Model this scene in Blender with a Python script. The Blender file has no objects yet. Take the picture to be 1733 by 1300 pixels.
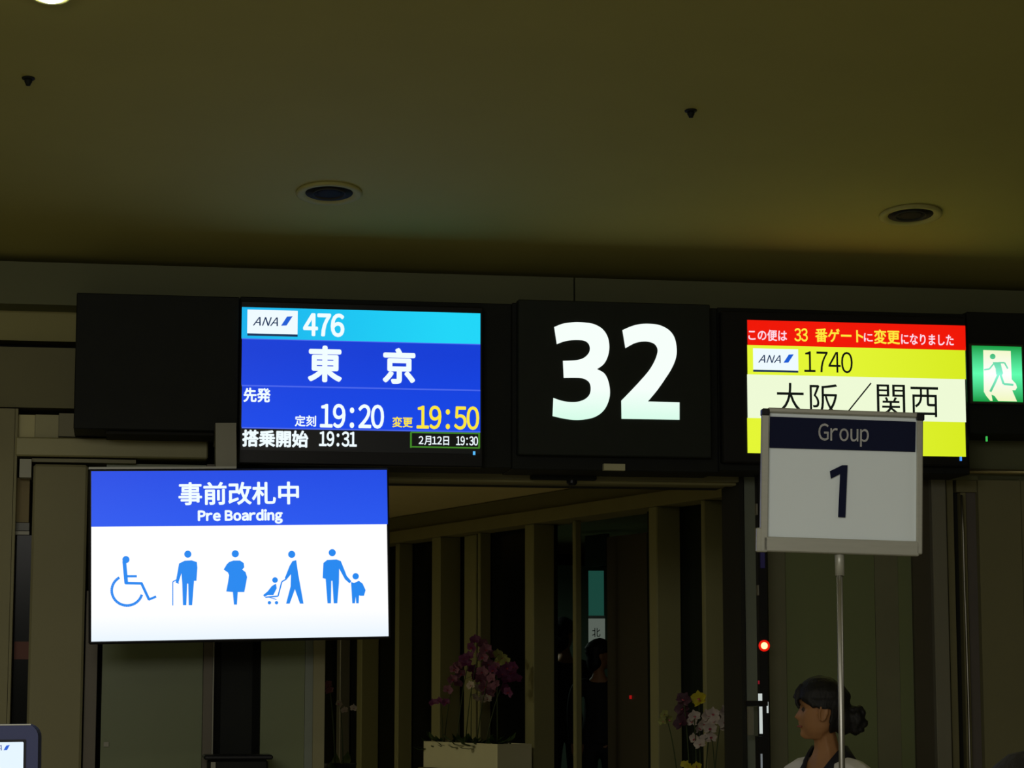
import bpy, bmesh, math, random
from mathutils import Vector, Matrix, noise
from mathutils.geometry import tessellate_polygon

S = bpy.context.scene
COL = S.collection
random.seed(7)

# ------------------------------------------------------------------ camera, exposure, lights
FPX, W, H, YH, CAMZ = 4000.0, 1733.0, 1300.0, 1180.0, 1.55
PITCH = math.atan((YH - H / 2) / FPX)
cam = bpy.data.cameras.new('camera')
cam.sensor_fit = 'HORIZONTAL'
cam.sensor_width = 36.0
cam.lens = FPX / W * 36.0
cam.clip_start = 0.05
co = bpy.data.objects.new('camera', cam)
co.location = (0, 0, CAMZ)
co.rotation_euler = (math.pi / 2 + PITCH, 0, 0)
COL.objects.link(co)
S.camera = co
S.view_settings.view_transform = 'Standard'
S.view_settings.look = 'None'
S.view_settings.gamma = 1.0
S.view_settings.use_curve_mapping = False
S.view_settings.exposure = 0.0

world = bpy.data.worlds.new('night')
S.world = world
world.use_nodes = True
world.node_tree.nodes['Background'].inputs[0].default_value = (0.02, 0.025, 0.03, 1)
world.node_tree.nodes['Background'].inputs[1].default_value = 0.2

CEIL = 3.52
def area(name, loc, size, power, color, rot=(0, 0, 0)):
    l = bpy.data.lights.new(name, 'AREA')
    l.shape = 'RECTANGLE'
    l.size, l.size_y = size
    l.energy = power
    l.color = color
    o = bpy.data.objects.new(name, l)
    o.location = loc
    o.rotation_euler = rot
    COL.objects.link(o)
    return o
HALL = (1.0, 0.97, 0.88)
area('hall_light', (-1.6, -1.5, 3.42), (4.0, 2.6), 180, HALL, (math.radians(22), 0, 0))
area('hall_light', (-2.6, 4.2, 3.47), (1.2, 1.2), 14, HALL)
area('hall_light', (3.2, 4.0, 3.47), (1.0, 1.0), 9, HALL)
area('corridor_light', (-4.2, 14.6, 2.8), (1.2, 0.8), 34.0, (1.0, 0.93, 0.62), (0, 0, math.radians(9)))
area('corridor_light', (1.2, 12.2, 2.85), (0.5, 0.3), 2.5, (1.0, 0.93, 0.62), (0, 0, math.radians(9)))

# ------------------------------------------------------------------ pixel helpers: where a sight line meets a real plane
CP, SP = math.cos(PITCH), math.sin(PITCH)
CAMP = Vector((0, 0, CAMZ))
def ray(px, py):
    return Vector((px - W / 2, 0, 0)) + FPX * Vector((0, CP, SP)) + (H / 2 - py) * Vector((0, -SP, CP))
def at(px, py, depth):
    d = ray(px, py)
    return CAMP + d * (depth / d.y)
class Frame:
    def __init__(s, loc, rz=0, ry=0, rx=0):
        s.m = Matrix.Translation(Vector(loc)) @ Matrix.Rotation(rz, 4, 'Z') @ Matrix.Rotation(ry, 4, 'Y') @ Matrix.Rotation(rx, 4, 'X')
        s.i = s.m.inverted()
    def loc(s, px, py, y=0.0):
        o = s.i @ CAMP
        d = s.i.to_3x3() @ ray(px, py)
        return o + d * ((y - o.y) / d.y)
    def rect(s, x0, y0, x1, y1, y=0.0):
        xm, ym = (x0 + x1) / 2, (y0 + y1) / 2
        return s.loc(x0, ym, y).x, s.loc(x1, ym, y).x, s.loc(xm, y1, y).z, s.loc(xm, y0, y).z
    def at(s, v):
        return s.m @ Vector(v)

# ------------------------------------------------------------------ materials
def lin(c):
    return tuple((x / 255 / 12.92) if x / 255 <= 0.04045 else ((x / 255 + 0.055) / 1.055) ** 2.4 for x in c)
MATS = {}
def mat(name, rgb, rough=0.6, metal=0.0, var=0.12, scale=6.0, bump=0.0, spec=0.5, stretch=None, trans=0.0):
    if name in MATS:
        return MATS[name]
    m = bpy.data.materials.new(name)
    m.use_nodes = True
    n, L = m.node_tree.nodes, m.node_tree.links
    b = n['Principled BSDF']
    b.inputs['Roughness'].default_value = rough
    b.inputs['Metallic'].default_value = metal
    b.inputs['Specular IOR Level'].default_value = spec
    b.inputs['Transmission Weight'].default_value = trans
    tc = n.new('ShaderNodeTexCoord')
    mp = n.new('ShaderNodeMapping')
    if stretch:
        mp.inputs['Scale'].default_value = stretch
    nt = n.new('ShaderNodeTexNoise')
    nt.inputs['Scale'].default_value = scale
    nt.inputs['Detail'].default_value = 4
    L.new(tc.outputs['Object'], mp.inputs['Vector'])
    L.new(mp.outputs['Vector'], nt.inputs['Vector'])
    mx = n.new('ShaderNodeMix')
    mx.data_type = 'RGBA'
    mx.inputs['A'].default_value = (*[c * (1 - var) for c in rgb], 1)
    mx.inputs['B'].default_value = (*[min(1, c * (1 + var)) for c in rgb], 1)
    L.new(nt.outputs['Fac'], mx.inputs['Factor'])
    L.new(mx.outputs['Result'], b.inputs['Base Color'])
    if bump:
        bp = n.new('ShaderNodeBump')
        bp.inputs['Strength'].default_value = bump
        bp.inputs['Distance'].default_value = 0.01
        L.new(nt.outputs['Fac'], bp.inputs['Height'])
        L.new(bp.outputs['Normal'], b.inputs['Normal'])
    MATS[name] = m
    return m
def glow(name, srgb, k=1.0, srgb2=None, axis=2, lo=0, hi=1, power=None, mid=False):
    """light-giving surface; with srgb2 the light source behind it is uneven along one axis"""
    if name in MATS:
        return MATS[name]
    m = bpy.data.materials.new(name)
    m.use_nodes = True
    n, L = m.node_tree.nodes, m.node_tree.links
    b = n['Principled BSDF']
    b.inputs['Base Color'].default_value = (0.01, 0.01, 0.01, 1)
    b.inputs['Roughness'].default_value = 0.35
    b.inputs['Emission Strength'].default_value = k
    b.inputs['Emission Color'].default_value = (*lin(srgb), 1)
    if srgb2:
        tc = n.new('ShaderNodeTexCoord')
        sx = n.new('ShaderNodeSeparateXYZ')
        mr = n.new('ShaderNodeMapRange')
        mr.inputs['From Min'].default_value = lo
        mr.inputs['From Max'].default_value = hi
        L.new(tc.outputs['Object'], sx.inputs[0])
        L.new(sx.outputs[axis], mr.inputs['Value'])
        src = mr.outputs['Result']
        if mid:
            pp = n.new('ShaderNodeMath'); pp.operation = 'PINGPONG'
            pp.inputs[1].default_value = 0.5
            L.new(src, pp.inputs[0])
            m2 = n.new('ShaderNodeMath'); m2.operation = 'MULTIPLY'; m2.inputs[1].default_value = 2
            L.new(pp.outputs[0], m2.inputs[0]); src = m2.outputs[0]
        mx = n.new('ShaderNodeMix'); mx.data_type = 'RGBA'
        mx.inputs['A'].default_value = (*lin(srgb), 1)
        mx.inputs['B'].default_value = (*lin(srgb2), 1)
        L.new(src, mx.inputs['Factor'])
        L.new(mx.outputs['Result'], b.inputs['Emission Color'])
    MATS[name] = m
    return m

OLIVE = (0.40, 0.36, 0.17)
M_ceil = mat('cream_plaster', (0.47, 0.43, 0.115), 0.9, var=0.06, scale=3, bump=0.05)
M_floor = mat('stone_floor', (0.45, 0.42, 0.32), 0.5, var=0.15, scale=2)
M_fascia = mat('fascia_panel', (0.18, 0.19, 0.095), 0.7, var=0.08, scale=2)
M_cove = mat('cove_panel', (0.48, 0.44, 0.17), 0.7, var=0.1, scale=2)
M_wallA = mat('olive_wall_panel', (0.24, 0.225, 0.115), 0.75, var=0.08, scale=3)
M_wallB = mat('beige_column', (0.33, 0.305, 0.165), 0.7, var=0.08, scale=3)
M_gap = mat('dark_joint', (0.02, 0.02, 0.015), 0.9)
M_brown = mat('bronze_frame', (0.13, 0.11, 0.075), 0.45, 0.2, var=0.15, scale=8, stretch=(1, 1, 0.1))
M_greym = mat('satin_metal_post', (0.27, 0.26, 0.20), 0.45, 0.3, var=0.1, scale=8, stretch=(1, 1, 0.1))
M_frost = mat('frosted_glass', (0.20, 0.235, 0.11), 0.35, var=0.10, scale=1.5, stretch=(2, 1, 0.3), spec=0.4)
M_frostB = mat('frosted_glass_grey', (0.25, 0.28, 0.22), 0.35, var=0.10, scale=1.5, spec=0.4)
M_black = mat('black_housing', (0.013, 0.015, 0.013), 0.65, var=0.2, scale=12, bump=0.05, spec=0.25)
M_blackB = mat('black_sign_face', (0.018, 0.023, 0.019), 0.6, var=0.15, scale=12, bump=0.05, spec=0.3)
M_bezel = mat('black_bezel', (0.012, 0.012, 0.014), 0.35, spec=0.3)
M_night = mat('dark_night_glass', (0.006, 0.007, 0.006), 0.18, spec=0.12)
M_chrome = mat('polished_steel', (0.42, 0.41, 0.37), 0.42, 1.0, var=0.05)
M_alu = mat('brushed_aluminium', (0.44, 0.44, 0.38), 0.42, 0.35, var=0.08, scale=20, stretch=(1, 1, 8))
M_paper = mat('white_card', (0.80, 0.88, 0.92), 0.7, var=0.02)
M_navy = mat('navy_print', (0.010, 0.013, 0.04), 0.8, var=0.02, spec=0.1)
M_pgrey = mat('pale_grey_print', (0.95, 0.95, 0.95), 0.7, var=0.02)
M_pillar = mat('olive_pillar', (0.30, 0.29, 0.135), 0.65, var=0.08, scale=4, stretch=(1, 1, 0.3))
M_beamc = mat('cream_beam', (0.19, 0.175, 0.08), 0.8, var=0.06)
M_cceil = mat('corridor_plaster', (0.85, 0.72, 0.36), 0.9, var=0.04)

# ------------------------------------------------------------------ mesh helpers
def tag(o, label=None, cat=None, group=None, kind=None):
    if label: o['label'] = label
    if cat: o['category'] = cat
    if group: o['group'] = group
    if kind: o['kind'] = kind
    return o
def thing(name, frame, label=None, cat=None, group=None, kind=None):
    o = bpy.data.objects.new(name, None)
    o.empty_display_size = 0.1
    o.matrix_world = frame.m
    COL.objects.link(o)
    return tag(o, label, cat, group, kind)
def obj(name, bm, m, parent=None, frame=None, smooth=False):
    me = bpy.data.meshes.new(name)
    if isinstance(bm, bpy.types.Mesh):
        me = bm
        me.name = name
    else:
        bm.normal_update()
        bm.to_mesh(me)
        bm.free()
    me.materials.clear()
    me.materials.append(m)
    if smooth:
        for p in me.polygons: p.use_smooth = True
    o = bpy.data.objects.new(name, me)
    if parent: o.parent = parent
    elif frame: o.matrix_world = frame.m
    COL.objects.link(o)
    return o
def bx(x0, x1, y0, y1, z0, z1, bev=0.0, bm=None, seg=1):
    b = bmesh.new()
    vs = [b.verts.new((x, y, z)) for x in (x0, x1) for y in (y0, y1) for z in (z0, z1)]
    for f in ((0, 1, 3, 2), (4, 6, 7, 5), (0, 4, 5, 1), (2, 3, 7, 6), (0, 2, 6, 4), (1, 5, 7, 3)):
        b.faces.new([vs[i] for i in f])
    bmesh.ops.recalc_face_normals(b, faces=b.faces)
    if bev:
        bmesh.ops.bevel(b, geom=b.edges[:], offset=bev, segments=seg, affect='EDGES', profile=0.5)
    if bm is None: return b
    return merge(bm, b)
def merge(bm, b, mtx=None):
    me = bpy.data.meshes.new('tmp')
    if mtx is not None: b.transform(mtx)
    b.to_mesh(me); b.free()
    bm.from_mesh(me)
    bpy.data.meshes.remove(me)
    return bm
def pbox(fr, x0, y0, x1, y1, yf, th, bev=0.0):
    a, b, c, d = fr.rect(x0, y0, x1, y1, yf)
    return bx(a, b, yf, yf + th, c, d, bev)
def lathe(prof, seg=32, axis='Z'):
    b = bmesh.new()
    rings = []
    for r, z in prof:
        rings.append([b.verts.new((r * math.cos(2 * math.pi * k / seg), r * math.sin(2 * math.pi * k / seg), z)) for k in range(seg)])
    for i in range(len(rings) - 1):
        for k in range(seg):
            b.faces.new((rings[i][k], rings[i][(k + 1) % seg], rings[i + 1][(k + 1) % seg], rings[i + 1][k]))
    for rg in (rings[0], rings[-1]):
        try: b.faces.new(rg)
        except ValueError: pass
    bmesh.ops.remove_doubles(b, verts=b.verts, dist=1e-6)
    bmesh.ops.recalc_face_normals(b, faces=b.faces)
    return b
def tube(pts, r, seg=8, r2=None):
    b = bmesh.new()
    pts = [Vector(p) for p in pts]
    rings = []
    for i, p in enumerate(pts):
        t = (pts[min(i + 1, len(pts) - 1)] - pts[max(i - 1, 0)]).normalized()
        u = t.cross(Vector((0.31, 0.87, 0.12))).normalized()
        v = t.cross(u)
        rr = r if r2 is None else r + (r2 - r) * i / max(1, len(pts) - 1)
        rings.append([b.verts.new(p + rr * (math.cos(2 * math.pi * k / seg) * u + math.sin(2 * math.pi * k / seg) * v)) for k in range(seg)])
    for i in range(len(rings) - 1):
        for k in range(seg):
            b.faces.new((rings[i][k], rings[i][(k + 1) % seg], rings[i + 1][(k + 1) % seg], rings[i + 1][k]))
    b.faces.new(rings[0]); b.faces.new(rings[-1])
    bmesh.ops.recalc_face_normals(b, faces=b.faces)
    return b
def plate(polys, y, th=0.0):
    """flat print from outlines [(x,z)...] at local depth y, its back th behind"""
    b = bmesh.new()
    for poly in polys:
        vs3 = [Vector((p[0], 0, p[1])) for p in poly]
        tri = tessellate_polygon([[Vector((p[0], p[1], 0)) for p in poly]])
        vs = [b.verts.new((v.x, y, v.z)) for v in vs3]
        for t in tri:
            try: b.faces.new([vs[i] for i in t])
            except ValueError: pass
        if th:
            vb = [b.verts.new((v.x, y + th, v.z)) for v in vs3]
            n = len(vs)
            for i in range(n):
                b.faces.new((vs[i], vs[(i + 1) % n], vb[(i + 1) % n], vb[i]))
    return b
def smooth_poly(segs, n=6):
    """closed outline of runs; inside a run a Catmull-Rom curve, corners between runs"""
    out = []
    for run in segs:
        P = [Vector(p) for p in run]
        for i in range(len(P) - 1):
            p0, p1, p2, p3 = P[max(i - 1, 0)], P[i], P[i + 1], P[min(i + 2, len(P) - 1)]
            m = n if len(P) > 2 else 1
            for k in range(m):
                t = k / m
                out.append(0.5 * ((2 * p1) + (-p0 + p2) * t + (2 * p0 - 5 * p1 + 4 * p2 - p3) * t * t + (-p0 + 3 * p1 - 3 * p2 + p3) * t ** 3))
    return [tuple(p) for p in out]
def stroke(pts, w):
    """outlines of a polyline of width w (one quad per leg plus round joints)"""
    res = []
    for a, b in zip(pts, pts[1:]):
        a, b = Vector(a), Vector(b)
        d = (b - a).normalized()
        nrm = Vector((-d.y, d.x)) * w / 2
        res.append([tuple(a + nrm), tuple(b + nrm), tuple(b - nrm), tuple(a - nrm)])
    return res
def disc(cx, cy, r, n=24, ry=None):
    return [(cx + r * math.cos(2 * math.pi * k / n), cy + (ry or r) * math.sin(2 * math.pi * k / n)) for k in range(n)]
def print_px(fr, polys, y, sc=1.0, ox=0.0, oy=0.0, th=0.0):
    return plate([[(lambda v: (v.x, v.z))(fr.loc(ox + p[0] / sc, oy + p[1] / sc, y)) for p in poly] for poly in polys], y, th)
def glyphs(s):
    cu = bpy.data.curves.new('t', 'FONT')
    cu.body = s
    cu.resolution_u = 4
    o = bpy.data.objects.new('t', cu)
    COL.objects.link(o)
    dg = bpy.context.evaluated_depsgraph_get()
    me = bpy.data.meshes.new_from_object(o.evaluated_get(dg))
    bpy.data.objects.remove(o); bpy.data.curves.remove(cu)
    return me
def text(fr, s, box, y, m, parent, bold=0.0, shear=0.0, name='lettering', adv=None):
    """flat lettering fitted into a box; Latin letters and digits take the full-width gothic forms, set close"""
    bm = bmesh.new()
    x = 0.0
    if adv is None: adv = 0.58 if all(c in '0123456789:' for c in s) else 0
    if all(ord(c) < 128 for c in s) or adv:
        for c in s:
            if c == ' ': x += 0.3; continue
            me = glyphs(chr(ord(c) + 0xFEE0) if 32 < ord(c) < 127 else c)
            xs = [v.co.x for v in me.vertices]
            w = max(xs) - min(xs)
            cell = (adv if ord(c) < 128 else 1.0) if adv else w + 0.13
            dx = x + cell / 2 - (max(xs) + min(xs)) / 2
            me.transform(Matrix.Translation((dx, 0, 0)))
            bm.from_mesh(me); bpy.data.meshes.remove(me)
            x += cell
    else:
        me = glyphs(s)
        bm.from_mesh(me); bpy.data.meshes.remove(me)
    if shear:
        for v in bm.verts: v.co.x += v.co.y * shear
    xs = [v.co.x for v in bm.verts]; ys = [v.co.y for v in bm.verts]
    X0, X1, Z0, Z1 = fr.rect(*box, y)
    a, b, c, d = min(xs), max(xs), min(ys), max(ys)
    k = 0.35 * bold * (Z1 - Z0)            # stroke gain in metres, made by shifted copies
    for v in bm.verts:
        v.co = (X0 + k + (v.co.x - a) / (b - a) * (X1 - X0 - 2 * k), y, Z0 + k + (v.co.y - c) / (d - c) * (Z1 - Z0 - 2 * k))
    if bold > 0:
        src = bpy.data.meshes.new('g'); bm.to_mesh(src)
        for q in range(8):
            t = math.pi / 4 * q
            src.transform(Matrix.Translation((k * math.cos(t), 0, k * math.sin(t))))
            bm.from_mesh(src)
            src.transform(Matrix.Translation((-k * math.cos(t), 0, -k * math.sin(t))))
        bpy.data.meshes.remove(src)
    return obj(name, bm, m, parent)
def struct(name, bm, m, fr=None, parent=None):
    o = obj(name, bm, m, parent, fr)
    if parent is None: o['kind'] = 'structure'
    return o

# ------------------------------------------------------------------ hall shell
WA = math.atan(0.165)
WF = Frame((0, 10.8, 0), WA)                                 # the gate wall's own frame: x along it, y away from the hall
struct('floor', bx(-6, 6, -6, 24, -0.2, 0), M_floor)
zc = WF.loc(866, 452, 0).z
SLOPE = math.radians(7)                                      # the hall ceiling rises gently away from the gate wall
KF_ = Frame(WF.at((0, 0, zc)), WA, 0, -SLOPE)
struct('ceiling', bx(-8.5, 8.5, -18.5, 0.44, 0, 0.15), M_ceil, KF_)
struct('wall_left', bx(-6.2, -6, -6, 24, 0, 5.8), M_wallA)
struct('wall_right', bx(6, 6.2, -6, 24, 0, 5.8), M_wallA)
struct('wall_near', bx(-6, 6, -6.2, -6, 0, 5.8), M_wallA)
EL, ER = -6.0, 4.6                                            # ends of the gate wall in its frame
B = 0.34                                                      # depth of the gate wall's backing
xo0 = WF.loc(551, 1100, B).x
xo1 = WF.loc(1254, 1100, 0).x
ztop = WF.loc(950, 812, 0).z
wf = thing('wall_far', WF, kind='structure')
obj('backing', bx(EL, xo0, B, B + 0.1, 0, zc), M_gap, wf)
obj('backing', bx(xo0, xo1, B, B + 0.1, ztop, zc), M_gap, wf)
obj('backing', bx(xo1 + 0.03, ER, B, B + 0.1, 0, zc), M_gap, wf)
zf1 = WF.loc(866, 467, 0).z
zf0 = WF.loc(60, 515, 0).z
seams = [EL, WF.loc(-230, 480, 0).x, WF.loc(972, 480, 0).x, WF.loc(2170, 480, 0).x, ER]
for a, b in zip(seams, seams[1:]):
    obj('fascia_panel', bx(a + 0.004, b - 0.004, 0, B, zf0, zf1), M_fascia, wf)
zhead = WF.loc(900, 800, 0).z
xL = WF.loc(365, 740, 0).x
obj('header_panel', bx(xL, ER, 0.02, B, ztop + 0.03, zf0 - 0.004), M_fascia, wf)
# bands left of the sign
z1 = WF.loc(60, 577, 0.2).z; z0 = WF.loc(60, 516, 0.2).z
obj('cove_panel', bx(EL, xL - 0.01, 0.2, B, z1, z0 + 0.05), M_cove, wf)
z3 = WF.loc(60, 690, 0.03).z; z2 = WF.loc(60, 588, 0.03).z
obj('bulkhead_panel', bx(EL, xL - 0.01, 0.03, B, z3, z2), M_wallA, wf)
# left column and door head
obj('column_panel', bx(EL, WF.loc(17, 1000, -0.02).x, -0.02, B, 0, z3 - 0.012), M_wallB, wf)
obj('column_edge', bx(WF.loc(17.8, 1000, -0.02).x, WF.loc(22.5, 1000, -0.02).x, -0.02, B, 0, z3 - 0.012), M_wallB, wf)
def wbox(name, x0, y0, x1, y1, yf, m, parent=None, th=None, bev=0.0, floor=False):
    b = pbox(WF, x0, y0, x1, y1, yf, (B - yf) if th is None else th, bev)
    if floor:
        zmin = min(v.co.z for v in b.verts)
        for v in b.verts:
            if v.co.z < zmin + 1e-4 + bev: v.co.z = 0
    return obj(name, b, m, parent or wf)
M_satA = mat('operator_cover_reflection', (0.60, 0.55, 0.26), 0.5, 0.1, var=0.1)
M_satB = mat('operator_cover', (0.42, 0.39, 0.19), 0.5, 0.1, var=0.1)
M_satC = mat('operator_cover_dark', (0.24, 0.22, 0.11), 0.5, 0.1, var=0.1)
wbox('transom_panel', 26, 702, 59, 741, 0.02, M_satA)  # one cover's uneven reflection, painted as three panels of different tone
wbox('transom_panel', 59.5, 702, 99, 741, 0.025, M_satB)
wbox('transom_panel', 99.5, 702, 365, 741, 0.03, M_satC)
wbox('door_operator_cover', 26, 742, 352, 774, -0.03, M_satB, bev=0.006)
wbox('track_strip', 54, 777, 230, 783, 0.0, M_satC)
wbox('sensor_box', 33, 777, 53, 808, -0.03, mat('pale_plastic', (0.52, 0.52, 0.42), 0.6))
wbox('brown_panel', 24, 809, 49.5, 884, 0.06, mat('brown_panel', (0.30, 0.23, 0.09), 0.6))
wbox('rail_strip', 24, 885, 49.5, 898, 0.05, mat('dim_rail', (0.14, 0.14, 0.11), 0.4))
wbox('rail_strip', 24, 899, 49.5, 905, 0.04, M_greym)
d1 = thing('window_1', WF, kind='structure')
wbox('pane', 23.5, 906, 49.5, 1300, 0.06, M_night, d1, floor=True)
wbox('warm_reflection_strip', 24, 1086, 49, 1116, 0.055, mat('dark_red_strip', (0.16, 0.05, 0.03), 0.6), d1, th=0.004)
wbox('column', 50, 786, 143, 1290, -0.02, M_wallB, floor=True, bev=0.01)
wbox('frame_post', 143.5, 1000, 164, 1290, 0.03, M_brown, floor=True)
w2 = thing('window_2', WF, kind='structure')
wbox('pane', 175, 786, 345, 1290, 0.05, M_frost, w2, floor=True)
wbox('latch', 175.5, 1256, 184, 1264, 0.04, M_greym, w2, th=0.01)
wbox('frame', 346, 786, 361, 1290, 0.03, M_brown, w2, floor=True)
wbox('edge_strip', 361.5, 786, 364, 1290, 0.025, M_greym, w2, floor=True)
dr = thing('door_1', WF, kind='structure')
wbox('door_leaf', 365, 786, 375, 1290, 0.09, M_night, dr, floor=True)
wbox('door_leaf', 375.5, 786, 429, 1290, 0.1, M_black, dr, floor=True)
wbox('door_leaf', 429.5, 786, 442, 1290, 0.09, M_night, dr, floor=True)
w3 = thing('window_3', WF, kind='structure')
wbox('pane', 443, 786, 517, 1290, 0.05, M_frost, w3, floor=True)
wbox('pane', 517.5, 786, 531, 1290, 0.052, M_frostB, w3, floor=True)
wbox('frame', 531.5, 786, 551, 1290, 0.03, M_wallB, w3, floor=True)
# door head over the opening
wbox('head_rail', 551, 800, 1254, 811, 0.01, M_satC)
wbox('head_rail', 640, 812, 1254, 817, 0.06, M_satB, th=0.08)
# right of the opening
w4 = thing('window_4', WF, kind='structure')
wbox('dark_edge', 1254, 806, 1261, 1290, 0.0, M_gap, w4, floor=True, th=0.3)
wbox('glass_edge', 1262, 802, 1283, 1290, 0.02, M_frostB, w4, floor=True, th=0.3)
wbox('pane', 1301, 802, 1330, 1290, 0.06, mat('frosted_glass_dark', (0.20, 0.20, 0.12), 0.4), w4, floor=True)
wbox('pane', 1330.5, 802, 1481, 1290, 0.065, M_frost, w4, floor=True)
wbox('pane', 1481.5, 802, 1521, 1290, 0.07, mat('frosted_glass_dark', (0.2, 0.2, 0.12)), w4, floor=True)
wbox('pane', 1521.5, 802, 1546, 1290, 0.065, M_frost, w4, floor=True)
wbox('jamb', 1546.5, 780, 1581, 1290, 0.04, mat('dark_bronze', (0.07, 0.06, 0.035), 0.5), w4, floor=True)
wbox('post', 1581.5, 780, 1606, 1290, 0.0, M_greym, w4, floor=True, bev=0.004)
d2 = thing('door_2', WF, kind='structure')
wbox('frame_strip', 1607, 806, 1618, 1290, 0.04, M_satC, d2, floor=True)
wbox('head_strip', 1618.5, 806, 1661, 833, 0.04, M_satC, d2)
wbox('slot', 1618.5, 834, 1630, 1290, 0.09, M_gap, d2, floor=True)
wbox('side_strip', 1631, 834, 1640, 1290, 0.045, M_satC, d2, floor=True)
wbox('glass_strip', 1640.5, 834, 1660, 1290, 0.06, mat('violet_grey_glass', (0.16, 0.14, 0.13), 0.3), d2, floor=True)
hp = [WF.loc(px, py, 0.0) for px, py in ((1627, 838), (1630, 900), (1632.5, 1000), (1634, 1030), (1637, 1120), (1639.5, 1200), (1641.5, 1290))]
hp = [Vector((p.x, 0.0, p.z)) for p in hp] + [Vector((hp[-1].x, 0.0, 1.0))]
obj('pull_handle', tube(hp, 0.006, 10), M_chrome, d2, smooth=True)
wbox('wall_panel', 1661, 806, 1733, 1290, 0.02, M_wallA, floor=True)
wbox('wall_panel', 1734, 806, 2300, 1290, 0.02, M_wallA, floor=True)
xr0 = WF.loc(1608, 798, -0.03).x; zr = WF.loc(1670, 798, -0.03).z
obj('hanging_rail', tube([(xr0, -0.03, zr), (ER, -0.03, zr)], 0.012, 12), mat('brass_rail', (0.5, 0.42, 0.2), 0.3, 0.8), wf, smooth=True)

# ------------------------------------------------------------------ corridor beyond the opening
CA = -math.atan(1.96)
CF = Frame((0.80, 14.8, 0), CA)
struct('ceiling_corridor', bx(EL + 0.2, ER, B + 0.1, 11.5, 2.90, 3.0), M_cceil, WF)
struct('wall_corridor_end', bx(EL + 0.2, ER, 11.5, 11.6, 0, 3.0), M_gap, WF)
zb = 2.70
wc = thing('wall_corridor', CF, kind='structure')
obj('beam', bx(-7, 3, -0.12, 0.1, zb + 0.09, 2.895), M_beamc, wc)
obj('beam', bx(-7, 3, -0.15, 0.1, zb, zb + 0.085), mat('cream_beam_lower', (0.28, 0.255, 0.115), 0.8), wc)
def cx(px, y=0.0): return CF.loc(px, 1100, y).x
def pane(px0, px1, m=M_night, y=0.02):
    return obj('pane', bx(cx(px0, y), cx(px1, y), y, y + 0.03, 0, zb), m, wc)
edges = [-3, 560, 640, 700, 785, 832, 888, 938]
obj('pane', bx(-7, cx(560, .02), 0.02, 0.05, 0, zb), M_night, wc)
for a, b in zip(edges[1:], edges[2:]):
    pane(a + 0.5, b - 0.5)
M_nightB = mat('dark_teal_glass', (0.012, 0.018, 0.015), 0.3, spec=0.15)
pane(1097, 1190, M_nightB); pane(1191, 1262)
obj('pane', bx(cx(1263), 3, 0.02, 0.05, 0, zb), M_night, wc)
def pillar(x0, xm, x1, m=M_pillar, name='pillar', top=zb, yb=0.018):
    """front face between x0 and xm, side face between xm and x1 as seen from the hall"""
    yf = -0.16
    for _ in range(30):                      # depth so that the far side edge shows at x1
        a = cx(xm, yf); b = cx(x1, yb)
        if b < a: yf += 0.01
        else: yf -= 0.01
        if abs(b - a) < 0.012: break
    yf = max(min(yf, -0.03), -0.19)
    return obj(name, bx(cx(x0, yf), cx(xm, yf), yf, yb, 0, top, 0.006), m, wc)
pillar(530, 536, 548)
pillar(570, 576, 592, M_greym)
pillar(604, 612, 640)
pillar(668, 674, 697)
pillar(730, 744, 781)
pillar(785, 805, 808)
pillar(808, 812, 832)
pillar(888, 903, 940)
pillar(969, 974, 981, name='mullion')
pillar(1099, 1113, 1155)
pillar(1188, 1194, 1231)

# dark passage behind the glass, with a lit teal board seen through the gap
area('passage_fill', (-0.6, 19.0, 2.6), (0.6, 0.6), 5.0, (0.75, 1.0, 0.85))  # unseen lamp added to lift the passage background behind the figures
pf = thing('wall_passage', CF, kind='structure')
PX0 = -5.5
obj('back_panel', bx(PX0, 2.2, 3.1, 3.15, 0, zb), mat('dark_green_panel', (0.22, 0.28, 0.21), 0.8), pf)
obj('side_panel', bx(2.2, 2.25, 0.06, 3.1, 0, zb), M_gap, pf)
obj('side_panel', bx(PX0 - 0.05, PX0, 0.06, 3.1, 0, zb), mat('dark_green_panel', (0.22, 0.28, 0.21)), pf)
RZ = 0.45
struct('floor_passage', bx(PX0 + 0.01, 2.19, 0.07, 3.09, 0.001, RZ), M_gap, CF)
def cbox(name, x0, y0, x1, y1, yf, m, parent, th=0.03, bev=0):
    return obj(name, pbox(CF, x0, y0, x1, y1, yf, th, bev), m, parent)
cbox('dark_leaf', 1028, 905, 1096, 1330, 0.25, mat('dark_brown_leaf', (0.05, 0.042, 0.025), 0.5), pf)
BF = Frame((at(1009, 1020, 19.4).x, 19.4, RZ))
lb = thing('lit_board', BF, 'narrow teal and white lit board glimpsed through the dark gap between pillars', 'board')

def bbox(name, x0, y0, x1, y1, y, m, th=0.01, par=None):
    a, b_, c, d = BF.rect(x0, y0, x1, y1, y)
    return obj(name, bx(a, b_, y, y + th, c, d), m, par or lb)
bbox('teal_panel', 996, 966, 1022, 1042, 0, glow('teal_light', (24, 66, 56)))
bbox('divider', 996, 1042, 1024, 1047, -0.01, mat('grey_divider', (0.3, 0.32, 0.3), 0.5))
bbox('white_panel', 996, 1047, 1024, 1098, 0, glow('dim_white_light', (84, 92, 84)))
bbox('post', 1007, 1098, 1014, 1200, 0.0, M_gap)
cbox('grey_panel', 990, 905, 1026, 958, 2.0, mat('dim_grey', (0.12, 0.12, 0.1), 0.7), pf)
dk = mat('dark_print', (0.02, 0.02, 0.02), 0.8)
text(BF, '北', (1002, 1063, 1016, 1078), -0.002, dk, lb, 0.01)
text(BF, '出', (1002, 1084, 1018, 1097), -0.002, dk, lb, 0.01)
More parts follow.
